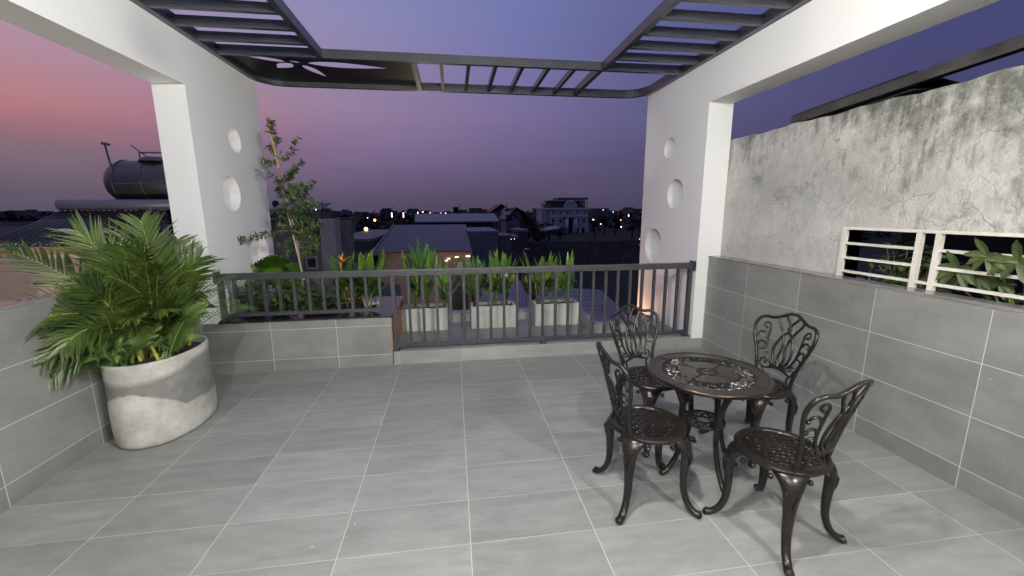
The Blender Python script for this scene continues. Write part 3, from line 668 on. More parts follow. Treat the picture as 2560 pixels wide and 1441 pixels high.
# ------------------------------------------------ plants in the built-in planter
for (x, y), h_, n, st, wd, lab in (((-1.17, .80), .70, 7, 4, .115, 'broad leaved heliconia clump with an orange flower in the tiled planter'), ((-.99, .82), .74, 7, 4, .12, 'tall glossy heliconia clump at the right end of the tiled planter')):
    t = empty('heliconia_plant', (x, y, .47)); tag(t, lab, 'plant', 'heliconias in the tiled planter')
    mb = MB(); heliconia(mb, (0, 0, 0), h_, n, rg2, dark=.2, yellow=.03, wid=wd, lean=.72, stems=st, spread=.03); mb.build('leaves', HM, t, True)
    if x < -1.1:
        f_ = MB(); o0 = at(852, 668, .72)-Vector((x, y, .47)); top = at(851, 628, .72)-Vector((x, y, .47))
        f_.tube([Vector((0, -.02, .1)), o0.lerp(Vector((0, -.02, .1)), .3), o0], .004, 5)
        for q, w in (((846, 637), .016), ((858, 632), .014), ((879, 640), .014), ((881, 650), .013), ((862, 645), .014)):
            tip = at(q[0], q[1], .72+random.uniform(-.03, .03))-Vector((x, y, .47)); st_ = o0.lerp(top, .25 if q[0] > 860 else .0); f_.leaf(st_, tip-st_, (tip-st_).length, w*2.6, droop=0, fold=.5, seg=5)
        f_.build('flower', G_orange, t)
# fan palm
fpm = empty('fan_palm', (-1.98, .92, .47)); tag(fpm, 'small fan palm with round pleated leaves beside the left white wing', 'plant')
def fan(c, nrm, upv, r, a0, a1, n=22):
    mb = MB(); nrm = Vector(nrm).normalized(); upv = Vector(upv); upv = (upv-nrm*upv.dot(nrm)).normalized(); sd = upv.cross(nrm); c = Vector(c); vs = [c]
    for i in range(n*2+1):
        a = R(a0+(a1-a0)*i/(n*2)); rr = r*((1 if i % 2 else .955)*(1-.10*abs(math.sin(i*.9))*(i % 3 == 0)))
        vs.append(c+(upv*math.cos(a)+sd*math.sin(a))*rr*.55+nrm*(.020 if i % 2 else -.020)*.6); vs.append(c+(upv*math.cos(a)+sd*math.sin(a))*rr+nrm*((.026 if i % 2 else -.026)-.05-.04*abs(math.sin(a))))
    k = n*2+1; fs = []
    for i in range(k-1): fs += [(0, 1+2*i, 3+2*i), (1+2*i, 2+2*i, 4+2*i, 3+2*i)]
    mb.add(vs, fs); return mb
for c, nrm, r, a0, a1 in (((-1.97, .97, .84), (.5, -1, .25), .25, -60, 55), ((-2.06, .84, .82), (-.1, -1, .9), .23, -100, 40), ((-1.74, .93, .80), (.9, -.6, .1), .19, -25, 28), ((-1.93, .78, .78), (.3, -1, 1.5), .17, -100, 100), ((-1.83, .86, .77), (.2, -.8, 1.2), .16, -70, 110)):
    q = fan(Vector(c)-fpm.location, nrm, (0, .2, 1), r, a0, a1); q.tube([Vector((0, 0, 0)), (Vector(c)-fpm.location)*.6+Vector((0, 0, .02)), Vector(c)-fpm.location], .005, 5); q.build('leaf', G_fan, fpm)
# low shrubs
def shrub(c, rx, ry, h_, n, size, m, label, seed, nm='shrub', cat='shrub', group='low shrubs in the tiled planter'):
    rg_ = random.Random(seed); t = empty(nm, c); tag(t, label, cat, group); mb = MB(); st = MB()
    tw = []
    for i in range(int(n/9)):
        a = rg_.uniform(0, 6.28); r_ = math.sqrt(rg_.random()); tip = Vector((math.cos(a)*rx*r_, math.sin(a)*ry*r_, h_*(.35+.65*rg_.random()*(1-.35*r_)))); P = bez((0, 0, 0), (tip.x*.35, tip.y*.35, tip.z*.7), tip, 5)
        st.tube(P, [.005, .0045, .004, .003, .0025, .002], 4); tw.append(P)
    for i in range(n):
        P = rg_.choice(tw); k = rg_.randint(2, 5); p = P[k]+Vector((rg_.gauss(0, .02), rg_.gauss(0, .02), rg_.gauss(0, .02))); a = rg_.uniform(0, 6.28)
        mb.leaf(p, (math.cos(a), math.sin(a), rg_.uniform(-.2, .8)), size*rg_.uniform(.6, 1.3), size*.42*rg_.uniform(.8, 1.2), droop=.5, fold=.3, seg=3)
    mb.build('foliage', m, t, True); st.build('twigs', G_wood, t); return t
shrub((-2.08, .66, .47), (.17), .17, .40, 280, .08, G_shrub, 'dark leafy shrub in the planter corner next to the left pillar', 31)
shrub((-1.80, .64, .47), .18, .16, .36, 280, .095, G_shrub, 'glossy dark shrub below the fan palm in the planter', 32)
shrub((-1.52, .66, .47), .18, .16, .36, 280, .085, G_shrub, 'dense low shrub in the planter in front of the leaning sapling', 33)
shrub((-1.50, 1.02, .47), .28, .14, .44, 300, .045, G_tree, 'small leaved bush round the foot of the leaning sapling', 34)
shrub((-1.33, .74, .47), .13, .16, .26, 160, .08, G_shrub, 'low dark shrub in the planter left of the heliconia clumps', 35)
# bright seedling
sd_ = empty('seedling', (-2.03, .62, .75)); tag(sd_, 'small seedling with three pointed leaves standing above the rail near the left pillar', 'plant')
q = MB(); q.tube([(0, 0, -.26), (0, 0, .1), (.0, 0, .21)], .004, 5)
for a, z, l in ((2.6, .14, .09), (.5, .2, .10), (1.8, .21, .10), (5.2, .12, .08)): q.leaf((0, 0, z), (math.cos(a), math.sin(a)*.5, .7), l, .035, droop=.6, fold=.4, seg=3)
q.build('leaves', G_heli, sd_)
# sapling with stake
sp_b = at(757, 690, 1.0); sp_t = at(668, 300, 1.0)
sap = empty('sapling_tree', (sp_b.x, sp_b.y, .47)); tag(sap, 'slender leaning sapling with tufted branches tied to a bamboo stake', 'tree')
def sl_(p): return Vector(p)-sap.location
trunk_px = [(757, 700), (745, 620), (735, 570), (722, 520), (708, 460), (698, 410), (686, 360), (675, 320), (668, 295)]
TP = [Vector((at(*q, 1.0))) for q in trunk_px]; TP[0].z = .46
MB().tube(cr([sl_(p) for p in TP], 3), [.013-.0004*i for i in range(25)], 6).build('trunk', G_wood, sap, True)
MB().tube([sl_(at(760, 700, .97)), sl_(at(726, 560, .97)), sl_(at(716, 525, .97))], [.009, .008, .007], 6).build('stake', G_stake, sap)
MB().tube([sl_(at(696, 420, .98)), sl_(at(668, 300, .99)), sl_(at(655, 233, 1.0))], [.006, .005, .003], 5).build('cane', mat('bamboo', (.5, .33, .13), .6, vary=.2), sap)
rg3 = random.Random(5); fol = MB(); brn = MB()
def tuft(p, d, n, s):
    for i in range(n):
        a = rg3.uniform(0, 6.28); u = Vector(d).normalized(); w = u.cross(Vector((.3, .5, .8))).normalized(); v = u.cross(w)
        dd = u*rg3.uniform(.1, .9)+(w*math.cos(a)+v*math.sin(a))*.9
        fol.leaf(p, dd, s*rg3.uniform(.7, 1.25), s*.34, droop=.15, fold=.3, seg=2)
BR = [  # attach px, tip px, tip depth offset, tufts
    ((700, 415), (748, 342), -.05, 9), ((697, 405), (655, 402), .04, 5), ((708, 460), (752, 402), .06, 12), ((705, 450), (740, 420), -.08, 12), ((709, 465), (655, 405), -.04, 6), ((690, 380), (668, 365), 0, 4), ((680, 340), (683, 305), 0, 7),
    ((715, 500), (788, 450), .02, 12), ((720, 520), (795, 512), -.1, 13), ((718, 510), (770, 480), .1, 12), ((722, 530), (680, 530), .05, 8), ((716, 500), (688, 470), -.05, 7), ((728, 545), (785, 560), .08, 12), ((735, 575), (592, 603), -.12, 14), ((733, 570), (690, 560), .1, 7),
    ((738, 590), (775, 590), -.05, 10), ((725, 530), (760, 535), .12, 10), ((740, 600), (700, 620), .1, 6), ((705, 445), (700, 480), -.1, 7), ((712, 480), (735, 490), -.12, 9), ((745, 620), (790, 630), .05, 8), ((686, 360), (700, 345), .05, 5), ((745, 625), (712, 640), 0, 5)]
for k in range(13):
    py_ = rg3.uniform(455, 650); ax_ = 707+(py_-455)*.26; sg = 1 if rg3.random() < .68 else -1
    BR.append(((ax_, py_), (ax_+sg*rg3.uniform(25, 70)*(1 if sg > 0 else .7), py_-rg3.uniform(5, 45)), rg3.uniform(-.22, .22), 9))
for (a, b, dz, n) in BR:
    A = at(*a, 1.0); B = at(*b, 1.0+dz); C = A.lerp(B, .5)+Vector((0, 0, -.04 if b[1] < a[1] else .03)); P = bez(sl_(A), sl_(C), sl_(B), 12)
    brn.tube(P, [.0045*(1-.6*i/12) for i in range(13)], 4)
    for k in range(n*2):
        t_ = .22+.78*k/(n*2-1); i = min(int(t_*12), 11); p = P[i]+Vector((rg3.gauss(0, .012), rg3.gauss(0, .018), rg3.gauss(0, .012))); tuft(p, (P[min(i+1, 12)]-P[max(i-1, 0)])+Vector((0, 0, .01)), 11, .044)
for k in range(60):
    i = rg3.randint(1, 8); p = sl_(TP[i].lerp(TP[i-1], rg3.random())); tuft(p+Vector((rg3.gauss(0, .015), rg3.gauss(0, .02), 0)), (rg3.uniform(-1, 1), rg3.uniform(-1, 1), .8), 6, .032)
fol.build('foliage', G_tree, sap); brn.build('branches', G_wood, sap)
# ------------------------------------------------ yard plants behind the grille
def palmate(name, label, anchors, m, size, group=None):
    t = empty(name, (3.05, -2.0, .5)); tag(t, label, 'plant', group); mb = MB(); st = MB()
    for (px, py, X, s) in anchors:
        c = atx(px, py, X)-Vector(t.location); st.tube(bez((0.1, .0, 0), (c.x*.7+.1, c.y*.6, c.z*.9), c, 8), .006, 5)
        for k in range(7):
            a = -2.2+4.4*k/6+random.uniform(-.15, .15); d = Vector((-.15, -math.sin(a), math.cos(a)*.9-.35)); mb.leaf(c, d, size*s*random.uniform(.8, 1.1), size*.33*s, droop=.7, fold=.25, seg=4, up=(-1, 0, .3), prof=lambda t_: .12+.88*math.sin(PI*min(1, t_*.75+.12)))
    mb.build('leaves', m, t); st.build('stalks', G_stem, t)
G_yard = green('cassava_green', (.07, .095, .025), (.035, .06, .018), .5, 9)
palmate('umbrella_plant', 'umbrella plant with palmate leaves pushing through the right part of the grille', [(2468, 640, 2.82, .9), (2395, 672, 2.86, 1), (2545, 655, 2.82, 1), (2440, 690, 2.9, .8), (2500, 705, 2.95, .8), (2365, 700, 2.92, .9)], G_yard, .135)
shrub((3.15, -1.30, .50), (.14), .28, .95, 620, .085, G_heli, 'dark leafy bush behind the left part of the window grille', 41, group='yard plants')
shrub((3.04, -1.14, .55), .05, .08, .68, 90, .07, G_heli, 'small bright green plant at the lower left corner of the window grille', 42, nm='yard_plant', cat='plant', group='yard plants')
shrub((3.4, -1.95, .50), .25, .5, .66, 320, .10, G_shrub, 'dark undergrowth plant behind the right part of the window grille', 43, nm='yard_plant', cat='plant', group='yard plants')

# ================================================================= BISTRO TABLE AND CHAIRS
M_cast = mat('dark_bronze_cast', (.019, .0165, .015), .26, .4, vary=.3, vscale=14, bump=.08, bscale=90, spec=.5)
M_edge = mat('rubbed_bronze', (.06, .043, .035), .28, .8, vary=.5, vscale=9)
SEAT_Z, SR = .425, .193
def swept_leg(mb, ang, prof):
    """prof: (r, z, half width across, half depth) down a cabriole leg"""
    ca, sa = math.cos(ang), math.sin(ang); tv = Vector((-sa, ca, 0)); P = [Vector((r*ca, r*sa, z)) for r, z, w, d in prof]
    PP = cr(P, 3); W = cr([Vector((w, d, 0)) for r, z, w, d in prof], 3)
    mb.tube(PP, [v.x for v in W], 8, True, [v.y for v in W], ref=tv)
def seat_disc(R_, cell, th, holes):
    bm = bmesh.new(); n = 40; ring = []
    inner = R_-.028
    k = int(inner/cell)+1; cells = {}
    gv = {}
    def V(i, j):
        if (i, j) not in gv: gv[(i, j)] = bm.verts.new((i*cell, j*cell, 0))
        return gv[(i, j)]
    return bm
def weave_seat():
    mb = MB(); c = .0205; R_ = SR
    # rim
    mb.lathe([(R_-.034, .0), (R_-.030, .006), (R_-.012, .008), (R_, .004), (R_+.004, -.004), (R_, -.012), (R_-.006, -.020), (R_-.012, -.022), (R_-.034, -.014), (R_-.034, 0)], (0, 0, 0), 40)
    mb.f = mb.f[:-2]; mb.m = mb.m[:-2]
    p, w, ri = .031, .0062, R_-.032
    k = int(ri/p)+1; q = math.sqrt(.5)
    for d in (0, 1):
        for i in range(-k, k+1):
            o = (i+.5)*p
            if abs(o) >= ri: continue
            hl_ = math.sqrt(ri*ri-o*o)+.004
            n = 0; t0 = -hl_
            while t0 < hl_-1e-6:
                t1 = min(hl_, (math.floor(t0/p+1e-6)+1)*p); j = math.floor((t0+t1)/2/p)
                z = .0022 if (i+j+d) % 2 else -.0012
                c4_ = [(t0, o-w), (t1, o-w), (t1, o+w), (t0, o+w)]
                if d: c4_ = [(y, x) for x, y in c4_][::-1]
                P = [((x-y)*q, (x+y)*q) for x, y in c4_]
                mb.add([(x, y, z-.007) for x, y in P]+[(x, y, z) for x, y in P], [(0, 3, 2, 1), (4, 5, 6, 7), (0, 1, 5, 4), (1, 2, 6, 5), (2, 3, 7, 6), (3, 0, 4, 7)]); t0 = t1
    return mb
BZ = .43
def bp(u, v):   # backrest surface: u across, v up from the seat; chair faces +x
    return Vector((-(.158+.115*max(0, v/BZ)**1.15)+1.5*u*u*(1-.25*v/BZ), u, SEAT_Z+.004+v))
def stroke(mb, pts, r, n=5, taper=None, curl=False):
    r *= 1.28; P = cr([bp(u, v) for u, v in pts], n); k = len(P)
    rr = [r*(1-(taper or 0)*i/(k-1)) for i in range(k)]
    mb.tube(P, rr, 6)
    if curl: mb.ball(P[-1], r*1.35, 5)
def backrest():
    mb = MB()
    for s in (-1, 1):
        stroke(mb, [(s*.128, -.008), (s*.130, .05), (s*.150, .14), (s*.185, .235), (s*.205, .31), (s*.198, .365), (s*.165, .388), (s*.12, .388), (s*.075, .405), (s*.03, .428), (0, .432)], .0085, 4)
        # tulip strands
        stroke(mb, [(s*.005, .085), (s*.05, .125), (s*.062, .20), (s*.035, .28), (s*-.005, .335), (s*.045, .415)], .0065, 5)
        stroke(mb, [(0, .085), (s*.022, .14), (s*.012, .22), (s*.035, .30), (s*.075, .365), (s*.085, .40)], .006, 5)
        stroke(mb, [(s*.004, .085), (s*.06, .10), (s*.10, .165), (s*.113, .26), (s*.118, .33), (s*.145, .352), (s*.158, .33), (s*.14, .318)], .006, 5, .25, True)
        # fern sprays on the outer side
        stroke(mb, [(s*.113, .25), (s*.14, .285), (s*.168, .282), (s*.175, .262)], .006, 4, .2, True)
        stroke(mb, [(s*.105, .185), (s*.128, .222), (s*.153, .222), (s*.160, .205)], .0058, 4, .2, True)
        stroke(mb, [(s*.092, .15), (s*.115, .178), (s*.143, .170)], .0056, 4, .3, False)
        # lower scrolls
        stroke(mb, [(0, .080), (s*.05, .070), (s*.095, .062), (s*.118, .085), (s*.108, .118), (s*.084, .112), (s*.088, .095)], .0062, 5, .2, True)
        stroke(mb, [(s*.10, .062), (s*.085, .035), (s*.095, -.004)], .006, 4)
    stroke(mb, [(-.055, .085), (0, .078), (.055, .085)], .0075, 4)
    return mb
LEG = [(.125, .408, .078, .010), (.165, .402, .072, .020), (.198, .372, .050, .026), (.208, .325, .036, .024), (.206, .26, .027, .021), (.204, .19, .023, .019), (.210, .12, .020, .017), (.232, .06, .019, .016), (.266, .027, .019, .015), (.294, .020, .021, .019), (.303, .022, .012, .012)]
def make_chair():
    t = empty('cast_metal_chair', (0, 0, 0))
    weave = weave_seat(); s_ = weave.build('seat', M_cast, t); s_.location = (0, 0, SEAT_Z)
    bk = backrest().build('backrest', M_cast, t, True)
    for a in (PI/4, 3*PI/4, 5*PI/4, 7*PI/4):
        mb = MB(); swept_leg(mb, a, LEG)
        # leaf relief on the knee
        ca, sa = math.cos(a), math.sin(a)
        for s in (-1, 1):
            pts = [Vector(((.224-.0)*ca, .224*sa, .345))+Vector((-sa, ca, 0))*s*.028, Vector((.232*ca, .232*sa, .318))+Vector((-sa, ca, 0))*s*.014, Vector((.231*ca, .231*sa, .265))]
            mb.tube(cr(pts, 3), [.006, .006, .006, .005, .005, .004, .002], 5)
            sc = Vector((.165*ca, .165*sa, .375))+Vector((-sa, ca, 0))*s*.075; mb.ball(sc, .013, 5)
        mb.build('leg', M_cast, t, True)
    return t
def copy_tree(o, parent=None):
    c = o.copy(); col.objects.link(c); c.parent = parent
    for ch in o.children: copy_tree(ch, c)
    return c
proto = make_chair()
CH = [((1.457, -2.216), 107.9, 'dark bronze cast chair nearest the camera, its back toward the right tiled wall'),
      ((.950, -1.890), -3, 'dark bronze cast chair left of the table, its back seen edge-on'),
      ((1.262, -1.320), -74, 'dark bronze cast chair behind the table in front of the railing'),
      ((1.868, -1.532), 190, 'dark bronze cast chair right of the table facing away from the tiled wall')]
for i, ((x, y), ang, lab) in enumerate(CH):
    c = proto if i == 0 else copy_tree(proto)
    c.location = (x, y, 0); c.rotation_euler = (0, 0, R(ang)); tag(c, lab, 'chair', 'cast metal chairs round the bistro table')
TZ, TRD = .625, .322
tb = empty('bistro_table', (1.372, -1.748, 0), R(2)); tag(tb, 'round dark bronze cast bistro table with pierced filigree ring top', 'table')
def table_top():
    mb = MB(); th = .008
    def cell(r0, r1, a0, a1, z=0):
        p = [(r0*math.cos(a0), r0*math.sin(a0)), (r1*math.cos(a0), r1*math.sin(a0)), (r1*math.cos(a1), r1*math.sin(a1)), (r0*math.cos(a1), r0*math.sin(a1))]
        mb.add([(x, y, z) for x, y in p]+[(x, y, -th) for x, y in p], [(0, 1, 2, 3), (7, 6, 5, 4), (0, 4, 5, 1), (1, 5, 6, 2), (2, 6, 7, 3), (3, 7, 4, 0)])
    rg_ = random.Random(8); n = 96; d = 2*PI/n
    for i in range(n):
        cell(.245, TRD-.008, i*d, (i+1)*d); cell(.062, .158, i*d, (i+1)*d); cell(.018, .032, i*d, (i+1)*d)
        if i % 3 == 0: cell(.032, .062, i*d, (i+1)*d, .001)
    mb.mi = 1
    for j in range(5):           # pierced ring: black backing stands in for shade in the openings, few small holes
        ra, rb_ = .158+.0174*j, .158+.0174*(j+1)
        for i in range(n):
            if (i*2+j*3) % 7 in (0, 3) and rg_.random() < .22 and 0 < j < 4 or (j in (0, 4) and i % 24 == j): continue
            cell(ra, rb_, i*d, (i+1)*d, -.006)
    mb.mi = 0
    for ph in (0, PI):
        for r0, amp, wv, ww in ((.2, .040, 12, .0045), (.2, .028, 24, .0035), (.185, .02, 18, .0035), (.218, .02, 18, .0035)):
            P = [((r0+amp*math.sin(wv*a+ph))*math.cos(a), (r0+amp*math.sin(wv*a+ph))*math.sin(a), -.003) for a in [2*PI*k/360 for k in range(361)]]
            mb.tube(P, ww, 4, False, [ww*.8]*361)
    for k in range(24):
        a = 2*PI*k/24; mb.ball((.2*math.cos(a), .2*math.sin(a), -.001), .009, 5)
        mb.ball((.232*math.cos(a+.13), .232*math.sin(a+.13), -.001), .006, 5)
    for k in range(4):
        a = k*PI/2+.5; ca, sa = math.cos(a), math.sin(a)
        for j in range(9): mb.ball(((.072+.0105*j)*ca, (.072+.0105*j)*sa, .0005), .0042, 4)
        for s in (-1, 1): mb.tube([(.25*ca-s*.012*sa, .25*sa+s*.012*ca, .0008), (.312*ca-s*.012*sa, .312*sa+s*.012*ca, .0008)], .0018, 4)
        mb.ball((.318*ca, .318*sa, .0), .003, 4)
    return mb
t_ = table_top().build('tabletop', [M_cast, M_plate], tb); t_.location = (0, 0, TZ)
rim = MB(); rim.lathe([(TRD-.010, 0), (TRD-.006, .004), (TRD, .003), (TRD+.004, -.004), (TRD+.001, -.013), (TRD-.006, -.020), (TRD-.014, -.020), (TRD-.014, -.006), (TRD-.010, 0)], (0, 0, 0), 64); rim.f = rim.f[:-2]; rim.m = rim.m[:-2]
o = rim.build('rim', M_edge, tb, True); o.location = (0, 0, TZ)
TL = [(.225, .612, .020, .016), (.205, .575, .019, .016), (.165, .50, .018, .015), (.130, .40, .017, .014), (.120, .31, .016, .014), (.128, .21, .016, .013), (.160, .11, .016, .013), (.205, .04, .016, .014), (.240, .018, .019, .017), (.250, .018, .010, .010)]
for a in (0, PI/2, PI, 3*PI/2):
    mb = MB(); swept_leg(mb, a, TL); mb.build('leg', M_cast, tb, True)
sh = MB(); RS = .112
sh.tube([(RS*math.cos(2*PI*k/32), RS*math.sin(2*PI*k/32), .33) for k in range(33)], .008, 6, False)
sh.tube([(.04*math.cos(2*PI*k/20), .04*math.sin(2*PI*k/20), .33) for k in range(21)], .006, 5, False)
for k in range(8):
    a = 2*PI*k/8; pts = [(.04, 0), (.065, .25), (.09, .1), (.085, -.2), (.07, -.12)]
    sh.tube(cr([(r*math.cos(a+b), r*math.sin(a+b), .33) for r, b in pts], 4), .0055, 5)
    sh.tube([(.04*math.cos(a+.4), .04*math.sin(a+.4), .33), (RS*math.cos(a+.4), RS*math.sin(a+.4), .33)], .005, 5)
sh.build('shelf', M_cast, tb, True)


# ================================================================= NEIGHBOURHOOD
def tbox(name, m, root, x0, x1, y0, y1, z0, z1):
    o = MB().box(x0, x1, y0, y1, z0, z1).build(name, m, root); o.location = -Vector(root.location); return o
def sub(o, name, m, x0, x1, y0, y1, z0, z1):      # sub-part in the same world-aligned coordinates as its part
    q = MB().box(x0, x1, y0, y1, z0, z1).build(name, m, o); return q
M_pink = mat('pinkish_render', (.30, .235, .205), .9, c2=(.22, .17, .15), vscale=1.6, vdet=8)
M_block = mat('clay_blocks', (.33, .20, .11), .85, c2=(.25, .15, .085), vscale=2.5)
M_darkroof = mat('dark_flat_roof', (.018, .018, .02), .9)
M_inox = mat('stainless', (.18, .172, .17), .42, .8, vary=.1, vscale=3)
M_tube = mat('dark_glass_tube', (.035, .035, .042), .16, spec=.9)
M_lead = mat('weathered_metal', (.17, .16, .17), .6, .3, vary=.2, vscale=4)
# ---- house on the left with clay block parapet
nb = empty('neighbour_house', (-6.5, 4, -9)); tag(nb, 'pinkish rendered neighbour house with clay block parapet below the water tank', 'house')
def steps(name, m, z0, z1, e=0):
    o = MB(); o.box(-14, -4.66, 4.0+e, 7, z0, z1); o.box(-14, -6.3, 7.001, 11, z0, z1); o.box(-32, -10.2, 11.001, 20, z0, z1); o.box(-32, -14.001, 4+e, 11, z0, z1)
    q = o.build(name, m, nb); q.location = -Vector(nb.location)
steps('wall', M_pink, -9, .86)
o = MB(); 
for k in range(22): o.box(-13.9+k*.42, -13.9+k*.42+.412, 3.995, 4.16, .86, .985)
q = o.build('block_parapet', M_block, nb); q.location = -Vector(nb.location)
tbox('ledge', mat('pale_ledge', (.36, .30, .26), .9, vary=.15), nb, -14, -4.66, 3.96, 3.995, .80, .86)
steps('roof', M_darkroof, .861, .93, .17)
tbox('back_parapet', M_lead, nb, -32, -10.2, 20, 20.2, .8, 1.12)
a = at(152, 702, 3.99); w_ = empty  # window recess with pale jamb and shutter boards
M_jamb = mat('pale_jamb', (.38, .30, .22), .85, vary=.1); M_shut = mat('shutter_boards', (.26, .19, .13), .8, vary=.2, vscale=6)
wd = MB().box(-6.62, -4.7, 3.96, 3.999, -1.2, .36).build('window', M_shut, nb); wd.location = -Vector(nb.location)
for z in (.10, .22, .33): sub(wd, 'slat', M_jamb, -6.60, -4.72, 3.953, 3.962, z, z+.012)
sub(wd, 'jamb', M_jamb, -6.86, -6.62, 3.94, 3.9985, -1.2, .38)
sub(wd, 'lintel', M_darkroof, -6.9, -4.7, 3.93, 3.9985, .381, .42)
t = empty('fill_lamp', (-5.6, .9, -1.5)); tag(t, 'warm fill lamp on a post added out of view below the left tiled wall', 'lamp')  # added unseen lamp that brightens the neighbour's pinkish wall
MB().ball((0, 0, 1.65), .07, 8).build('bulb', emit('fill_bulb', (1, .8, .6), 4), t, True); MB().tube([(0, 0, -7.5), (0, 0, 1.6)], .03, 6).build('post', M_lead, t)
ld = bpy.data.lights.new('lamp_light', 'POINT'); ld.energy = 230; ld.color = (1, .86, .76); ld.shadow_soft_size = .07
lo = bpy.data.objects.new('lamp_light', ld); col.objects.link(lo); lo.parent = t; lo.location = (0, .12, 1.72)
# solar heater on that roof
A0, A1 = at(72, 614, 4.4), at(150, 526, 5.9)
hx0, hx1 = A1.x-.05, A1.x+1.75
sh_ = empty('solar_water_heater', (A1.x, 5.2, .93)); tag(sh_, 'roof solar water heater with slanting dark glass tubes and grey drum', 'water heater')
m_ = MB(); y0, z0, y1, z1 = 4.35, .98, 5.95, A1.z-.02
for k in range(18):
    x = hx0+.06+k*(hx1-hx0-.1)/17; m_.tube([(x-.0, y0, z0), (x, y1, z1)], .027, 8)
q = m_.build('glass_tubes', M_tube, sh_, True); q.location = -Vector(sh_.location)
m_ = MB(); m_.tube([(hx0, y0, z0-.02), (hx0, y1, z1-.02)], .018, 5); m_.tube([(hx1, y0, z0-.02), (hx1, y1, z1-.02)], .018, 5); m_.tube([(hx0, y0, z0-.02), (hx1, y0, z0-.02)], .02, 5)
for x in (hx0+.1, hx1-.1): m_.tube([(x, y1+.1, z1), (x, y1+.3, .93)], .018, 5); m_.tube([(x, y0, z0), (x, y0, .93)], .018, 5)
q = m_.build('frame', M_lead, sh_); q.location = -Vector(sh_.location)
zc = (at(150, 499, 6.05).z+at(150, 526, 6.05).z)/2; rr_ = abs(at(150, 499, 6.05).z-at(150, 526, 6.05).z)/2
m_ = MB(); m_.tube([(hx0-.08, 6.05, zc), (hx0-.06, 6.05, zc), (hx1+.3, 6.05, zc), (hx1+.32, 6.05, zc)], [rr_*.8, rr_, rr_, rr_*.8], 20)
q = m_.build('drum', mat('grey_drum', (.22, .22, .25), .4, .2), sh_, True); q.location = -Vector(sh_.location)
# big horizontal steel tank
YT = 6.8; c0 = at(278, 457, YT); top_ = at(340, 402, YT).z; bot_ = at(340, 513, YT).z; tr = (top_-bot_)/2; tz = (top_+bot_)/2; tx0 = c0.x
tk = empty('water_tank', (tx0+1, YT, .93)); tag(tk, 'large horizontal stainless steel water tank on a dark stand beside the left pillar', 'water tank')
m_ = MB(); L0 = tx0; prof = [(0, .02), (.03, .45), (.10, .72), (.22, .92), (.36, 1.0), (1.55, 1.0), (1.67, .93), (1.80, .7), (1.85, .3)]
m_.tube([(L0+x, YT, tz) for x, r in prof], [tr*r for x, r in prof], 28, True, ref=(0, 0, 1)); q = m_.build('body', M_inox, tk, True); q.location = -Vector(tk.location)
m_ = MB()
for x in (L0+.35, L0+.9, L0+1.5): m_.tube([(L0*0+x, YT+tr*1.01*math.cos(t_), tz+tr*1.01*math.sin(t_)) for t_ in [2*PI*k/28 for k in range(29)]], .012, 4, False)
m_.tube([(L0+.01+.3, YT-tr*1.005, tz-.04), (L0+1.55, YT-tr*1.005, tz-.04)], .012, 4)
q = m_.build('bands', M_lead, tk); q.location = -Vector(tk.location)
m_ = MB()
for x in (L0+.3, L0+.9, L0+1.5):
    m_.tube([(x, YT-tr*.6, .93), (x, YT-tr*.6, bot_+.16)], .03, 5); m_.tube([(x, YT+tr*.6, .93), (x, YT+tr*.6, bot_+.16)], .03, 5)
m_.box(L0+.15, L0+1.7, YT-tr*.75, YT+tr*.75, bot_-.10, bot_-.02); q = m_.build('stand', M_darkroof, tk); q.location = -Vector(tk.location)
m_ = MB(); m_.lathe([(.34, 0), (.30, .06), (.2, .09), (.02, .10)], (L0+1.0, YT, top_-.02), 16); m_.tube([(L0+.72, YT-.1, top_-.05), (L0+.72, YT-.1, top_+.16), (L0+1.4, YT-.1, top_+.165)], .018, 5); m_.tube([(L0+.62, YT-.15, top_+.30), (L0+.95, YT-.15, top_+.02)], .012, 5)
q = m_.build('top_fittings', M_lead, tk); q.location = -Vector(tk.location)
p0, p1 = at(303, 505, 6.5), at(262, 362, 6.5)
vp = empty('vent_pipe', (p0.x, p0.y, .93)); tag(vp, 'leaning grey vent pipe with T cap left of the steel tank', 'pipe')
q = MB().tube([(p0.x+.03, 6.5, .93), p0, p1], .02, 6).build('pipe', M_lead, vp); q.location = -Vector(vp.location)
q = MB().tube([p1+Vector((-.055, 0, .03)), p1+Vector((.085, 0, .0))], .028, 6).build('cap', M_lead, vp); q.location = -Vector(vp.location)

# ---- dark stained building behind the planter
YB2 = 9.0; bl_, br_ = at(640, 560, YB2).x, at(838, 560, YB2).x
M_stain = mat('stained_render', (.20, .185, .165), .95, c2=(.045, .042, .038), vscale=.9, vdet=9); M_pil = mat('grey_pillar', (.30, .28, .29), .9, vary=.12)
rb = empty('rear_building', ((bl_+br_)/2, YB2, -9)); tag(rb, 'dark stained old building with pale grey corner pillar behind the sapling', 'building')
ztop = at(760, 556, YB2).z; xp = at(800, 560, YB2).x
tbox('wall', M_stain, rb, bl_-2, xp, YB2, YB2+4, -9, ztop); tbox('pillar', M_pil, rb, xp, br_, YB2-.08, YB2+.5, -9, at(820, 548, YB2).z)
tbox('roof_slab', M_darkroof, rb, bl_-2, xp-.002, YB2-.15, YB2+5, ztop, ztop+.07)
wx0, wx1 = at(770, 650, YB2).x, at(790, 650, YB2).x; wz0, wz1 = at(780, 668, YB2).z, at(780, 646, YB2).z
wf = MB().box(wx0-.05, wx1+.05, YB2-.04, YB2-.001, wz0-.06, wz1+.06).build('window', M_pil, rb); wf.location = -Vector(rb.location)
sub(wf, 'pane', M_darkroof, wx0, wx1, YB2-.046, YB2-.038, wz0, wz1)
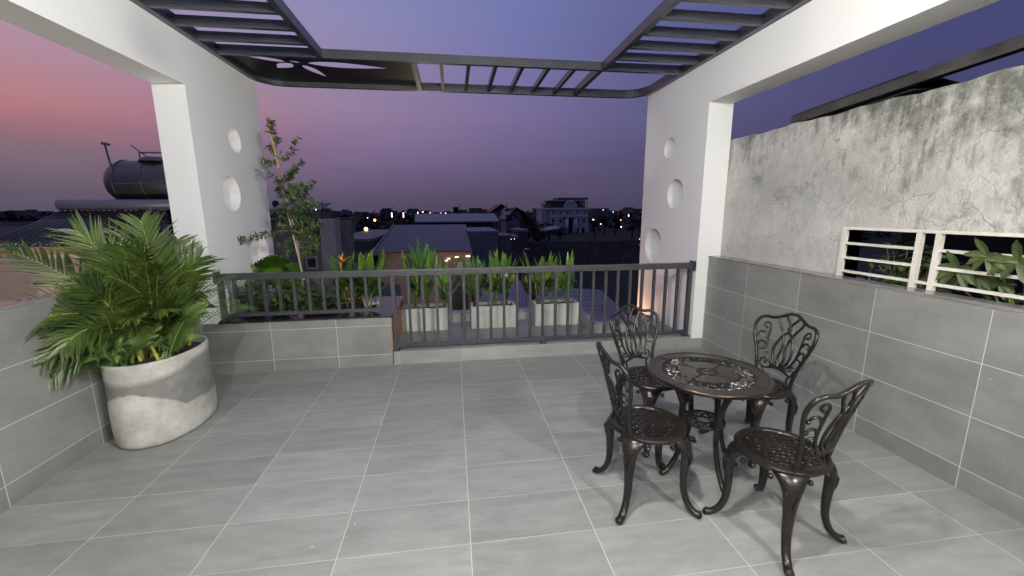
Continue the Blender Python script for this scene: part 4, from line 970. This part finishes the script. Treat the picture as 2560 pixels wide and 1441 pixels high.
# roof shed and tower tank on it
tx = at(690, 520, 12); t = empty('roof_shed', (at(745, 540, 11).x, 11, ztop+.07)); tag(t, 'dark roof shed with sloping sheet cover behind the sapling branches', 'shed')
xa, xb = at(690, 540, 11).x, at(800, 540, 11).x; za, zb_ = at(720, 527, 11).z, at(740, 512, 11).z
m_ = MB(); m_.box(xa, xb, 11, 13, ztop+.07, za); q = m_.build('wall', M_stain, t); q.location = -Vector(t.location)
m_ = MB(); m_.prism([(xa-.1, 10.8, za), (xb+.1, 10.8, za), (xb+.1, 12, zb_+.05), (xa-.1, 12, zb_+.05)], (0, 0, .04)); q = m_.build('roof', M_lead, t); q.location = -Vector(t.location)
t = empty('rooftop_tank', (tx.x, 12, 0)); tag(t, 'small dark tank on a stand at the edge of the left white wing', 'water tank')
m_ = MB(); m_.ball((tx.x, 12, at(690, 510, 12).z), .12, 8); q = m_.build('tank', M_darkroof, t); q.location = -Vector(t.location)
m_ = MB(); m_.tube([(tx.x-.08, 12, at(690, 545, 12).z-.3), (tx.x-.06, 12, at(690, 514, 12).z)], .02, 4); m_.tube([(tx.x+.08, 12, at(690, 545, 12).z-.3), (tx.x+.06, 12, at(690, 514, 12).z)], .02, 4); q = m_.build('stand', M_darkroof, t); q.location = -Vector(t.location)
t = empty('antenna_mast', (at(806, 548, 10).x, 10, ztop)); tag(t, 'thin pointed mast beside an open roof frame right of the sapling', 'mast')
m_ = MB(); m_.tube([at(806, 570, 10), at(806, 520, 10), at(806, 500, 10)], [.022, .016, .003], 5); m_.tube([at(790, 512, 10), at(817, 513, 10), at(817, 552, 10)], .012, 4); q = m_.build('mast', M_darkroof, t); q.location = -Vector(t.location)

# ---- low flat roofed house right of the pillar
def flat_house(name, label, cat, px0, px1, pyt, Y, depth, m, mroof, zbase=-9, para=0, group=None):
    x0, x1, zt = at(px0, pyt, Y).x, at(px1, pyt, Y).x, at((px0+px1)/2, pyt, Y).z
    t = empty(name, ((x0+x1)/2, Y, zbase)); tag(t, label, cat, group)
    tbox('wall', m, t, x0, x1, Y, Y+depth, zbase, zt); tbox('roof', mroof, t, x0-.1, x1+.1, Y-.12, Y+depth+.1, zt, zt+.006*Y); return t
M_slate = mat('slate_blue_sheet', (.105, .12, .155), .55, vary=.1, vscale=.5); M_greywall = mat('grey_wall', (.10, .10, .105), .9, c2=(.07, .07, .075), vscale=.6)
M_mid = mat('grey_sheet', (.10, .10, .12), .6, vary=.1, vscale=1); M_dim = mat('dim_wall', (.075, .073, .08), .9, c2=(.05, .05, .055), vscale=.4)
flat_house('low_house', 'low grey flat roofed house beyond the old building, above the orange flower', 'house', 815, 928, 604, 38, 22, M_greywall, M_mid)
# ---- warehouse with ribbed sheet roof, lit facade
YE, YR2 = 34.0, 56.0
ex0, ex1, ez = at(934, 632, YE).x, at(1180, 630, YE).x, at(1060, 631, YE).z; rx0, rx1, rz_ = at(985, 563, YR2).x, at(1165, 563, YR2).x, at(1070, 563, YR2).z
wh = empty('warehouse', ((ex0+ex1)/2, YE, -9)); tag(wh, 'brown warehouse with ribbed slate blue sheet roof directly beyond the left trough', 'building')
M_ware = mat('warm_render', (.30, .235, .195), .9, c2=(.17, .13, .11), vscale=.5, vdet=8); M_rib = mat('ribbed_sheet', (.105, .105, .145), .5, .15, vary=.08, vscale=.3)
xb0, xb1 = ex0+.3, ex1-.1
tbox('wall', M_ware, wh, xb0, xb1, YE+.35, YR2, -9, ez-.05)
m_ = MB(); nrib = 40
for k in range(nrib):
    xa, xb = ex0+(ex1-ex0)*k/nrib, ex0+(ex1-ex0)*(k+1)/nrib; ra, rb2 = rx0+(rx1-rx0)*k/nrib, rx0+(rx1-rx0)*(k+1)/nrib
    w1, w2 = (xb-xa)*.3, (rb2-ra)*.3
    m_.add([(xa, YE, ez), (xa+w1, YE, ez+.07), (xa+w1*2, YE, ez+.07), (xb-.02, YE, ez), (ra, YR2, rz_), (ra+w2, YR2, rz_+.07), (ra+w2*2, YR2, rz_+.07), (rb2-.02, YR2, rz_)], [(0, 1, 5, 4), (1, 2, 6, 5), (2, 3, 7, 6)])
m_.prism([(ex0, YE, ez-.12), (ex1, YE, ez-.12), (rx1, YR2, rz_-.12), (rx0, YR2, rz_-.12)], (0, 0, .1))
q = m_.build('roof', M_rib, wh); q.location = -Vector(wh.location)
m_ = MB(); beam(m_, (ex0-.12, YE, ez-.1), (rx0-.12, YR2, rz_-.1), .15, .3); q = m_.build('verge_trim', M_slate, wh); q.location = -Vector(wh.location)
tbox('fascia', mat('red_fascia', (.22, .10, .075), .8), wh, ex0, ex1, YE-.05, YE+.02, ez-.2, ez-.02)
M_panel = mat('cream_panel', (.55, .45, .28), .7); M_curt = mat('striped_shutter', (.42, .36, .29), .7); M_dkm = mat('dark_corrugated', (.05, .05, .06), .6)
def pz(px, py, Y): return at(px, py, Y)
Y3 = YE+.34
def wpart(nm, m, px0, px1, py0, py1, d=.06):
    a, c = pz(px0, py1, Y3), pz(px1, py0, Y3); return tbox(nm, m, wh, a.x, c.x, Y3-d, Y3+.005, a.z, c.z)
wpart('window', M_panel, 1077, 1093, 638, 668)
dpt = wpart('door', M_curt, 1136, 1172, 655, 672)
m_ = MB(); a, c = pz(1128, 775, Y3), pz(1168, 676, Y3)
for k in range(14): x = a.x+(c.x-a.x)*k/14; m_.box(x, x+(c.x-a.x)/14*.6, Y3-.1, Y3, a.z, c.z)
q = m_.build('roller_door', M_dkm, wh); q.location = -Vector(wh.location)
M_warm = emit('warm_lamp', (1, .72, .42), 3); M_cool = emit('white_lamp', (.95, .97, 1), 5); M_or = emit('orange_lamp', (1, .38, .08), 14); M_pk = emit('pink_tube', (1, .72, .66), 5); M_red = emit('red_lamp', (1, .05, .06), 8)
for px, py, w in ((1116, 652, .22), (1122, 647, .25), (1142, 643, .35), (1170, 641, .4)):
    c = pz(px, py, Y3-.1); wl_ = MB().box(c.x-w/2, c.x+w/2, Y3-.16, Y3-.09, c.z-.05, c.z+.05).build('wall_lamp', M_warm, wh); wl_.location = -Vector(wh.location)
ld = bpy.data.lights.new('facade_light', 'POINT'); ld.energy = 420; ld.color = (1, .80, .62); ld.shadow_soft_size = .5
lo = bpy.data.objects.new('facade_light', ld); col.objects.link(lo); c = pz(1090, 665, YE-5); lo.location = Vector((c.x, c.y, c.z))-Vector(wh.location); lo.parent = wh
# ---- blue grey box building and annexes
flat_house('shed_building', 'plain blue grey sheet clad building right of the ribbed roof warehouse', 'building', 1170, 1245, 584, 44, 12, M_slate, M_slate)
flat_house('small_house', 'pale grey low house next to the blue grey clad building', 'house', 1246, 1278, 594, 50, 6, M_mid, M_mid)
flat_house('carport', 'dark open carport between the low grey houses', 'shed', 1278, 1296, 597, 52, 6, M_dim, M_mid)
flat_house('small_house', 'small grey house with a flat pale roof above the heliconias of the right trough', 'house', 1296, 1320, 581, 60, 9, M_dim, M_mid)
# long blue roofed hall
YA, YC = 80, 96
hl = empty('long_hall', (at(1140, 560, YA).x, YA, -9)); tag(hl, 'long low hall with a smooth blue grey sheet roof in the middle distance', 'building')
x0, x1 = at(1037, 558, YA).x, at(1248, 557, YA).x; u0, u1 = at(1038, 537, YC).x, at(1236, 537, YC).x; z0, z1 = at(1140, 557, YA).z, at(1140, 537, YC).z
m_ = MB(); m_.prism([(x0, YA, z0), (x1, YA, z0), (u1, YC, z1), (u0, YC, z1)], (0, 0, .25)); q = m_.build('roof', mat('blue_sheet', (.13, .15, .185), .5, vary=.06, vscale=.1), hl); q.location = -Vector(hl.location)
tbox('wall', M_dim, hl, x0+1, x1-1, YA+1.5, YC, -9, z0-.1)
for k in range(7):
    x = x0+.6+(x1-x0-1.2)*k/6; tbox('column', M_dim, hl, x-.15, x+.15, YA+.2, YA+.5, -9, z0-.02)
# houses
def gable(name, label, px0, px1, pye, pxr, pyr, Y, depth, mw, mr_, mfront=None, over=.5):
    x0, x1 = at(px0, pye, Y).x, at(px1, pye, Y).x; ze = at(px0, pye, Y).z; xr, zr = at(pxr, pyr, Y).x, at(pxr, pyr, Y).z
    t = empty(name, ((x0+x1)/2, Y, -9)); tag(t, label, 'house')
    m_ = MB(); m_.prism([(x0+over, Y, -9), (x1-over, Y, -9), (x1-over, Y, ze+.1), (xr, Y, zr-.15), (x0+over, Y, ze+.1)], (0, depth, 0)); q = m_.build('wall', mw, t); q.location = -Vector(t.location)
    th = .02*Y*.12
    for xa in (x0, x1):
        m_ = MB(); m_.prism([(xa, Y-.6, ze), (xr, Y-.6, zr), (xr, Y-.6, zr+th), (xa, Y-.6, ze+th)], (0, depth+1.2, 0)); q = m_.build('roof', mr_, t); q.location = -Vector(t.location)
    return t, (x0, x1, ze, xr, zr)
M_redroof = mat('red_tiles', (.36, .095, .065), .8, vary=.2, vscale=1); M_dkroof = mat('dark_tiles', (.03, .028, .035), .8); M_blugrey = mat('blue_grey_render', (.16, .165, .20), .9, vary=.08); M_paleg = mat('pale_gable', (.30, .26, .27), .9)
t, g1 = gable('gabled_house', 'tall house with a red tiled roof slope and dark gable in the middle distance', 1226, 1276, 531, 1254, 512, 118, 16, M_dkroof, M_redroof)
x0, x1 = at(1242, 540, 117.8).x, at(1259, 540, 117.8).x; tbox('side_wall', M_blugrey, t, x0-2.5, x1, 117.6, 117.9, -9, at(1250, 532, 117.6).z)
t, g1 = gable('gabled_house', 'pale gabled house joined to the red roofed house', 1256, 1279, 534, 1267, 522, 110, 14, M_paleg, M_mid)
t, g1 = gable('gabled_house', 'blue grey gabled house with a pointed pale verge in the middle distance', 1264, 1304, 551, 1279, 531, 92, 14, M_blugrey, M_mid)
xw = at(1262, 545, 91.9).x; tbox('window', M_darkroof, t, xw+.2, xw+1.6, 91.9, 91.99, at(1262, 552, 91.9).z, at(1262, 537, 91.9).z)
t, g1 = gable('gabled_house', 'house with a dark hipped roof peak beside the pointed gable', 1279, 1312, 533, 1291, 521, 135, 14, M_dim, M_dkroof)
# villa
YV = 190.0
def vx(px): return at(px, 540, YV).x
def vz(py, px=1415): return at(px, py, YV).z
vl = empty('villa', (vx(1415), YV, -9)); tag(vl, 'large white three storey villa with columns, dark mansard roof and round dormer', 'villa')
M_vw = mat('villa_white', (.40, .39, .43), .85, vary=.05, vscale=.3); M_vt = mat('villa_trim', (.60, .58, .60), .8); M_mans = mat('mansard_slate', (.022, .018, .022), .8, vary=.2)
tbox('wall', M_vw, vl, vx(1375), vx(1471), YV, YV+14, -9, vz(524)); tbox('side_wing', M_vw, vl, vx(1355), vx(1374.8), YV+3, YV+13, -9, vz(523))
tbox('cornice', M_vt, vl, vx(1372), vx(1474), YV-.6, YV+14.5, vz(524), vz(520)); tbox('cornice', M_vt, vl, vx(1352.5), vx(1371.9), YV+2.4, YV+13.5, vz(523), vz(521))
tbox('floor_band', M_vt, vl, vx(1375.2), vx(1470.8), YV-.3, YV-.003, vz(542.5), vz(540)); 
m_ = MB(); zb, zt2 = vz(520)+.02, vz(504); x0, x1 = vx(1374), vx(1464); e = 2.2
B4 = [(x0, YV, zb), (x1, YV, zb), (x1, YV+14, zb), (x0, YV+14, zb)]; T4 = [(x0+e*.3, YV+1.6, zt2), (x1-e*1.6, YV+1.6, zt2), (x1-e*1.6, YV+12, zt2), (x0+e*.3, YV+12, zt2)]
m_.add(B4+T4, [(0, 1, 5, 4), (1, 2, 6, 5), (2, 3, 7, 6), (3, 0, 4, 7), (4, 5, 6, 7)]); q = m_.build('roof', M_mans, vl); q.location = -Vector(vl.location)
tbox('roof_terrace', M_mid, vl, vx(1372), vx(1456), YV+1.2, YV+12.5, zt2+.01, zt2+.5)
tbox('roof_canopy', M_mid, vl, vx(1398), vx(1474), YV+3, YV+13, vz(499), vz(494))
for px in (1400, 1425, 1450, 1472): tbox('canopy_post', M_mid, vl, vx(px)-.12, vx(px)+.12, YV+3.2, YV+3.5, vz(520)+.03 if px > 1460 else zt2+.5, vz(499))
tbox('roof_hut', M_vw, vl, vx(1457), vx(1471), YV+5, YV+10, vz(520)+.02, vz(501))
cx_, cr_ = vx(1425), (vx(1440)-vx(1410))/2; zb = vz(520)+.05
dm = MB().prism([(cx_+cr_*.9*math.cos(PI*k/16), YV-.4, zb+cr_*.9*math.sin(PI*k/16)) for k in range(17)], (0, 3, 0)).build('dormer', M_vw, vl); dm.location = -Vector(vl.location)
ra = MB(); ra.tube([(cx_+cr_*math.cos(PI*k/16), YV-.5, zb+cr_*math.sin(PI*k/16)) for k in range(17)], .32, 5); ra.build('arch_trim', M_vt, dm)
def win(px0, px1, py0, py1, arch=False):
    w = MB().box(vx(px0), vx(px1), YV-.12, YV-.004, vz(py1), vz(py0)).build('window', M_vt, vl); w.location = -Vector(vl.location)
    x0, x1 = vx(px0), vx(px1); xm = (x0+x1)/2; i = .18
    p = MB(); p.box(x0+i, xm-.06, YV-.16, YV-.121, vz(py1)+i, vz(py0)-i); p.box(xm+.06, x1-i, YV-.16, YV-.121, vz(py1)+i, vz(py0)-i); p.build('pane', M_darkroof, w)
for px in (1380, 1398, 1440, 1458): win(px, px+6.5, 527, 536)
win(1413, 1420, 527, 536); win(1421.5, 1428, 527, 536); win(1429, 1433, 527, 536)
for px in (1379, 1397, 1440, 1456): win(px, px+8, 546.5, 558)
for px in (1440, 1455): tbox('door', M_darkroof, vl, vx(px), vx(px+7.5), YV-.1, YV-.004, -9, vz(570))
pc = MB().box(vx(1408), vx(1441), YV-3.2, YV-.31, vz(544), vz(537.5)).build('balcony', M_vw, vl); pc.location = -Vector(vl.location)
for px in (1412.5, 1416, 1433, 1437.5):
    m_ = MB(); m_.tube([(vx(px), YV-2.6, -9), (vx(px), YV-2.6, vz(544)-.01)], [.42, .36], 8); q = m_.build('column', M_vt, vl, True); q.location = -Vector(vl.location)
dz = MB(); x0, x1 = vx(1418.5), vx(1431); dz.prism([(x0, YV-.2, -9), (x1, YV-.2, -9), (x1, YV-.2, vz(552))]+[((x0+x1)/2+(x1-x0)/2*math.cos(PI*k/10), YV-.2, vz(552)+(x1-x0)/2*math.sin(PI*k/10)) for k in range(1, 10)]+[(x0, YV-.2, vz(552))], (0, .15, 0)); q = dz.build('entrance', M_darkroof, vl); q.location = -Vector(vl.location)
for px in (1355.5, 1360, 1365, 1371): m_ = MB(); m_.tube([(vx(px), YV+2.5, -9), (vx(px), YV+2.5, vz(523))], .28, 6); q = m_.build('column', M_vt, vl); q.location = -Vector(vl.location)
tbox('turret', M_vw, vl, vx(1360), vx(1366), YV+5, YV+8, vz(521)+.01, vz(508))
# shed strip in front of the villa, low wall of the field
m_ = MB(); a, b2 = at(1354, 580, 120), at(1400, 573, 120); m_.prism([(a.x, 120, a.z), (b2.x, 120, b2.z), (b2.x, 126, b2.z+.6), (a.x, 126, a.z+.6)], (0, 0, .3)); t = empty('open_shed', (a.x, 120, -9)); tag(t, 'low open shed with a pale tilted sheet roof in front of the villa', 'shed'); q = m_.build('roof', mat('pale_sheet', (.26, .26, .27), .6), t); q.location = -Vector(t.location)
for x in (a.x+.4, (a.x+b2.x)/2, b2.x-.4): tbox('post', M_dim, t, x-.1, x+.1, 121, 121.2, -9, a.z)
t = empty('field_wall', (at(1450, 600, 112).x, 112, -9)); tag(t, 'long dark blotchy garden wall across the field in front of the villa', 'wall')
tbox('wall', mat('blotchy_wall', (.10, .098, .092), .95, c2=(.035, .035, .033), vscale=.7, vdet=8), t, at(1298, 610, 70).x, at(1600, 610, 70).x+6, 70, 70.3, -9, at(1400, 604, 70).z)
t.location = (at(1450, 600, 70).x, 70, -9); t.children[0].location = -Vector(t.location)
# street lamp among the heliconias
pst = empty('street_lamp', (at(1306, 690, 30).x, 30, -9)); tag(pst, 'thin street lamp post with a short arm above the right trough', 'street lamp')
m_ = MB(); b0 = at(1306, 700, 30); tpp = at(1309, 624, 30); arm = at(1317, 623, 30); m_.tube([(b0.x, 30, -9), b0, tpp, arm], [.05, .045, .035, .03], 6); q = m_.build('post', M_lead, pst); q.location = -Vector(pst.location)
m_ = MB(); m_.box(arm.x-.16, arm.x+.16, 29.9, 30.1, arm.z-.02, arm.z+.05); q = m_.build('lamp_head', mat('lamp_head', (.5, .5, .48), .4), pst); q.location = -Vector(pst.location)
# utility pole
t = empty('utility_pole', (at(885, 600, 60).x, 60, -9)); tag(t, 'grey utility pole standing in front of the dark trees on the left', 'pole')
m_ = MB(); a, b2 = at(885, 605, 60), at(884, 533, 60); m_.tube([(a.x, 60, -9), b2], [.16, .12], 6); m_.tube([at(872, 543, 60), at(888, 543, 60)], .06, 4); m_.box(b2.x-1.0, b2.x+.3, 59.8, 60.2, at(880, 548, 60).z, at(880, 545, 60).z); q = m_.build('post', M_lead, t); q.location = -Vector(t.location)
# black chimney block
t = empty('water_tower', (at(1140, 530, 150).x, 150, -9)); tag(t, 'black square tower block rising above the long blue grey hall roof', 'tower')
a, b2 = at(1134, 540, 150), at(1146, 518, 150); tbox('shaft', M_darkroof, t, a.x, b2.x, 150, 153, -9, b2.z-.6); tbox('cap', M_darkroof, t, a.x-.2, b2.x+.1, 149.8, 153.2, b2.z-.6, b2.z)
# apartment block grey on the skyline
t = empty('distant_block', (at(965, 530, 320).x, 320, -9)); tag(t, 'pale grey distant block rising above the tree line left of the light strips', 'building')
a, b2 = at(950, 540, 320), at(978, 525, 320); tbox('wall', M_dim, t, a.x, b2.x, 320, 332, -9, b2.z); tbox('roof', M_dim, t, a.x+1.5, b2.x-1.5, 321, 330, b2.z, b2.z+1.2)
# purple corrugated roofs close below
def zroof(label, Z, pts, m, name='sheet_roof', th=.06, ribs=0):
    P = [atz(x, y, Z) for x, y in pts]; c = sum(P, Vector())/len(P); t = empty(name, c); tag(t, label, 'roof')
    m_ = MB(); m_.prism([p-c for p in P], (0, 0, -th)); m_.build('sheet', m, t)
    if ribs:
        r_ = MB(); A, B, C_, D = [p-c for p in P[:4]]
        for k in range(1, ribs): r_.tube([A.lerp(D, k/ribs)+Vector((0, 0, .01)), B.lerp(C_, k/ribs)+Vector((0, 0, .0))], .012, 4)
        r_.build('ribs', m, t)
    w = MB(); 
    for i in range(len(P)):
        a_, b_2 = P[i]-c, P[(i+1) % len(P)]-c; w.add([a_-Vector((0, 0, th)), b_2-Vector((0, 0, th)), b_2+Vector((0, 0, -3)), a_+Vector((0, 0, -3))], [(0, 1, 2, 3)])
    w.build('wall', M_dim, t); return t
M_purp = mat('purple_sheet', (.125, .12, .16), .45, .1, vary=.1, vscale=.8)
zroof('purple grey sheet roof right below the railing, nearest the right white pillar', -.55, [(1355, 719), (1500, 724), (1640, 850), (1280, 850)], M_purp, ribs=9)
zroof('small tilted grey roof piece beyond the purple sheet roof', -1.3, [(1385, 705), (1445, 703), (1420, 690), (1398, 688)], M_mid)
zroof('flat purple grey roof seen between the middle trough plants', -1.8, [(1180, 790), (1350, 790), (1300, 702), (1196, 702)], M_purp)
zroof('dark flat roof seen behind the orange planter side', -1.6, [(830, 780), (1010, 780), (1000, 712), (900, 712)], M_dim)
# lit copper coloured chimney thing between middle and right trough
t = empty('outdoor_stove', (at(1320, 720, 9).x, 9, -1.8)); tag(t, 'copper lit upright cylinder on thin legs seen between middle and right trough', 'stove')
a, b2 = at(1316, 727, 9), at(1316, 690, 9); m_ = MB(); m_.tube([a, a.lerp(b2, .5), b2], [.075, .075, .06], 12); q = m_.build('body', mat('copper', (.55, .28, .14), .35, .8, vary=.3, vscale=8), t, True); q.location = -Vector(t.location)
m_ = MB(); 
for dx in (-.09, 0, .09): m_.tube([a+Vector((dx*.6, 0, 0)), Vector((a.x+dx*1.6, 9+abs(dx), a.z-.5))], .012, 4)
q = m_.build('legs', M_lead, t); q.location = -Vector(t.location)
# small dish plate on the roof
t = empty('satellite_dish', atz(1500, 800, -.5)); tag(t, 'small oval dish on the purple sheet roof behind the chair', 'dish')
m_ = MB(); m_.lathe([(.01, 0), (.08, .012), (.14, .04), (.145, .045), (.135, .05), (.07, .03), (.01, .02)], (0, 0, 0), 18, 1, .55); q = m_.build('reflector', M_lead, t, True); q.rotation_euler = (R(75), 0, R(60)); q.location = (0, 0, .2)
MB().tube([(0, 0, -.05), (0, .02, .2)], .012, 5).build('stem', M_lead, t)

# ---- distant lights
LG = 'distant lights of the town'
def light(px, py, Y, w, h, m, label, nm='distant_lamp', cat='light'):
    c = at(px, py, Y); s_ = Y/F_PX*(.6 if nm == 'distant_lamp' and m is not M_or else 1); t = empty(nm, c); tag(t, label, cat, LG)
    if h > w*2: MB().box(-w*s_/2, w*s_/2, 0, .2, -h*s_/2, h*s_/2, bev=w*s_*.2).build('tube', m, t)
    else: MB().lathe([(w*s_/2*math.sin(PI*i/6)+1e-3, -h*s_/2*math.cos(PI*i/6)) for i in range(7)], (0, 0, 0), 8).build('bulb', m, t, True)
light(845, 628, 12, 10, 10, M_cool, 'bright white round lamp just left of the orange flower')
light(790, 524, 10.6, 5, 9, M_cool, 'bright white lamp glinting through the sapling twigs')
light(820, 534, 60, 3, 6, M_cool, 'tiny white lamp right of the thin mast')
light(915, 573, 55, 9, 8, M_or, 'large orange glowing lamp low in the dark trees')
light(937, 551, 90, 5.5, 5.5, M_or, 'smaller orange glowing lamp above the large orange one')
light(919, 545, 92, 2.5, 4, M_cool, 'faint white lamp in the dark trees above the orange lamps')
light(979.5, 538, 150, 3.2, 19, M_pk, 'leftmost tall vertical light strip on the skyline')
light(1008.5, 538, 150, 3.2, 20, M_pk, 'second tall vertical light strip on the skyline')
light(1044.5, 533, 170, 2.6, 9, M_pk, 'short vertical light strip above the long blue roof')
light(1057, 530.5, 180, 8, 2.5, M_pk, 'small horizontal white light bar beside the red lamp')
light(1075.5, 532, 160, 6, 7, M_red, 'glowing red lamp above the long blue roof')
light(1068.5, 536.5, 150, 4, 4, M_cool, 'white lamp at the lower left of the red lamp')
light(1083.5, 536.5, 150, 3.4, 3.6, M_cool, 'white lamp at the lower right of the red lamp')
light(1114, 533.5, 200, 3, 3, M_cool, 'small white lamp right of the red lamp, near the black tower')
light(1102, 533, 210, 2.2, 2.2, M_cool, 'faint white lamp between red lamp and black tower')
light(1030, 536, 190, 11, 9, mat('lit_facade', (.5, .42, .36), .8), 'pale lit house front between the light strips', 'distant_house', 'house')
light(1483, 549.5, 150, 9, 4, M_cool, 'bright oval white lamp immediately right of the villa')
light(1502, 560.5, 120, 4, 4, M_cool, 'white lamp below the oval lamp right of the villa')
light(1552, 550.5, 150, 4.2, 5, emit('orange_red_lamp', (1, .25, .1), 7), 'orange red lamp right of the villa')
light(1553, 567.5, 120, 5, 5, M_cool, 'round white lamp below the orange red lamp')
light(1508, 525.5, 260, 3, 3, M_cool, 'tiny white lamp on the skyline right of the villa roof')
light(1533, 530.5, 260, 3, 3, M_cool, 'tiny white lamp on the skyline above the orange red lamp')
light(1572, 539, 240, 3.5, 8, M_cool, 'small upright lit window on the skyline near the right wing')
light(1599, 598, 60, 4, 3, emit('greenish_lamp', (.8, 1, .6), 4), 'greenish white lamp touching the edge of the right wing')
light(1598, 612, 60, 4, 8, emit('pink_sign', (.9, .12, .25), .6), 'dim pink light below the greenish lamp by the right wing')
light(1278, 598.5, 50, 3, 2, M_cool, 'left one of two tiny lamps under the dark carport')
light(1286, 597.5, 50, 3, 2, M_cool, 'right one of two tiny lamps under the dark carport')
# ---- warm lamp outside the right wing, below the kerb wall
wlp = empty('outdoor_lamp', (2.38, 1.62, -.02)); tag(wlp, 'warm outdoor lamp hidden behind the kerb wall under the right wing', 'lamp')
MB().ball((0, 0, 0), .05, 8).build('bulb', M_warm, wlp, True); MB().tube([(0, 0, -.04), (0, 0, -.5)], .015, 5).build('stake', M_lead, wlp)
ld = bpy.data.lights.new('lamp_light', 'POINT'); ld.energy = 9; ld.color = (1, .50, .26); ld.shadow_soft_size = .06
lo = bpy.data.objects.new('lamp_light', ld); col.objects.link(lo); lo.parent = wlp; lo.location = (-.12, 0, .06)

# ---- trees and skyline
M_nt = mat('night_foliage', (.028, .036, .022), .9, c2=(.012, .016, .011), vscale=.6, vdet=5); M_ntr = mat('night_trunk', (.03, .025, .02), .9)
def night_tree(px, pyt, Y, wpx, label, seed, palm=False):
    rg_ = random.Random(seed); top_ = at(px, pyt, Y); w = wpx*Y/F_PX; H = top_.z+9
    t = empty('night_tree', (top_.x, Y, -9)); tag(t, label, 'tree', 'dark trees of the neighbourhood')
    tr_ = MB(); tr_.tube([(0, 0, 0), (.1, 0, H*.3), (0, .1, H*.7)], [w*.05+.1, w*.04+.08, w*.015+.03], 6)
    for k in range(4):
        a = rg_.uniform(0, 6.28); tr_.tube([(.08, 0, H*.35), (math.cos(a)*w*.2, math.sin(a)*w*.2, H*.55), (math.cos(a)*w*.36, math.sin(a)*w*.3, H*.72)], [.1, .07, .03], 5)
    tr_.build('trunk', M_ntr, t)
    mb = MB(); cl = []
    for k in range(16):
        a = rg_.uniform(0, 6.28); r_ = math.sqrt(rg_.random())*.42*w; cl.append((math.cos(a)*r_, math.sin(a)*r_*.7, H*rg_.uniform(.42, .9)-abs(r_)*.12, w*rg_.uniform(.10, .2)))
    cl.append((0, 0, H*.93-w*.1, w*.13))
    for x, y, z, r_ in cl:
        for i in range(75):
            d = Vector((rg_.gauss(0, 1), rg_.gauss(0, 1), rg_.gauss(0, .8))).normalized(); p = Vector((x, y, z))+d*r_*rg_.uniform(.6, 1.05)
            p.z = min(p.z, H); mb.leaf(p, (rg_.gauss(0, 1), rg_.gauss(0, 1), rg_.gauss(0, .6)), w*.06*rg_.uniform(.6, 1.3)+.1, w*.035+.05, seg=1, tipw=.3, prof=lambda q: 1)
    mb.build('crown', M_nt, t)
NT = [(860, 540, 75, 75, 'dark tree left of the utility pole'), (905, 538, 95, 60, 'dark tree behind the large orange lamp'), (950, 541, 85, 65, 'dark tree below the grey distant block'), (990, 545, 80, 60, 'dark tree under the first two light strips'), (1025, 545, 76, 40, 'dark tree at the left end of the long hall'),
      (1218, 523, 140, 38, 'dark ragged tree left of the red roofed house'), (1240, 520, 150, 16, 'narrow dark tree directly behind the red roof'), (1277, 556, 84, 26, 'round dark tree in front of the pointed gable house'), (1318, 535, 130, 42, 'dark tree between the houses and the villa'), (1340, 548, 120, 46, 'dark spreading tree left of the villa'), (1372, 556, 140, 40, 'dark bush like tree covering the lower left of the villa'), (1400, 566, 150, 40, 'dark bush like tree in front of the villa columns'),
      (1488, 546, 150, 36, 'dark tree beside the right corner of the villa'), (1512, 538, 180, 34, 'dark pointed tree below the tiny skyline lamps'), (1540, 542, 170, 36, 'dark tree around the orange red lamp'), (1582, 545, 150, 40, 'dark tree at the edge of the right wing'), (930, 560, 60, 36, 'low dark tree right of the large orange lamp'), (1350, 575, 100, 40, 'low dark bush behind the pale tilted shed roof')]
for i, (px, py, Y, w, lab) in enumerate(NT): night_tree(px, py, Y, w, lab, 100+i)
# low bushes filling the field edge, far town and tree line as masses
rgk = random.Random(77); m_ = MB()
for i in range(420):
    Y = rgk.uniform(330, 900); px = rgk.uniform(-200, 2300); c = at(px, 540, Y); w = rgk.uniform(6, 22); top = 1.5-9*0+rgk.uniform(-7, 3.5) if rgk.random() > .12 else rgk.uniform(1, 7)
    m_.box(c.x-w/2, c.x+w/2, Y, Y+10, -9, top)
M_town = mat('far_town', (.15, .145, .165), .9, c2=(.06, .06, .07), vscale=.03)
tag(m_.build('far_town', M_town), 'low distant town buildings along the horizon', 'town', kind='stuff')
m_ = MB()
for i in range(2600):
    Y = rgk.uniform(100, 300); px = rgk.uniform(-300, 2300); c = at(px, 545, Y)
    if 1330 < px < 1600 and Y < 200: continue
    p = Vector((c.x, Y, -9+rgk.random()**.7*(9.2 if Y > 180 else 6.5))); s_ = rgk.uniform(1.5, 4)
    for k in range(3): m_.leaf(p+Vector((rgk.gauss(0, 1.5), rgk.gauss(0, 1), rgk.gauss(0, .6))), (rgk.gauss(0, 1), rgk.gauss(0, .5), rgk.gauss(0, .5)), s_, s_*.7, seg=1, tipw=.4, prof=lambda q: 1)
tag(m_.build('far_tree_line', M_nt), 'dark belt of distant trees below the skyline', 'trees', kind='stuff')

for px, py0, py1, Y, lab in ((1027, 512, 540, 190, 'thin mast above the pale lit house front on the skyline'), (1150, 510, 538, 160, 'thin antenna mast right of the black tower'), (1173, 514, 540, 170, 'lower thin antenna mast further right of the black tower'), (1266, 509, 524, 112, 'short antenna on the red roofed house')):
    a, b2 = at(px, py1, Y), at(px, py0, Y); t = empty('antenna_mast', a); tag(t, lab, 'mast', 'antenna masts of the town')
    MB().tube([(0, 0, 0), b2-a], [.16, .08], 5).build('pole', M_darkroof, t)
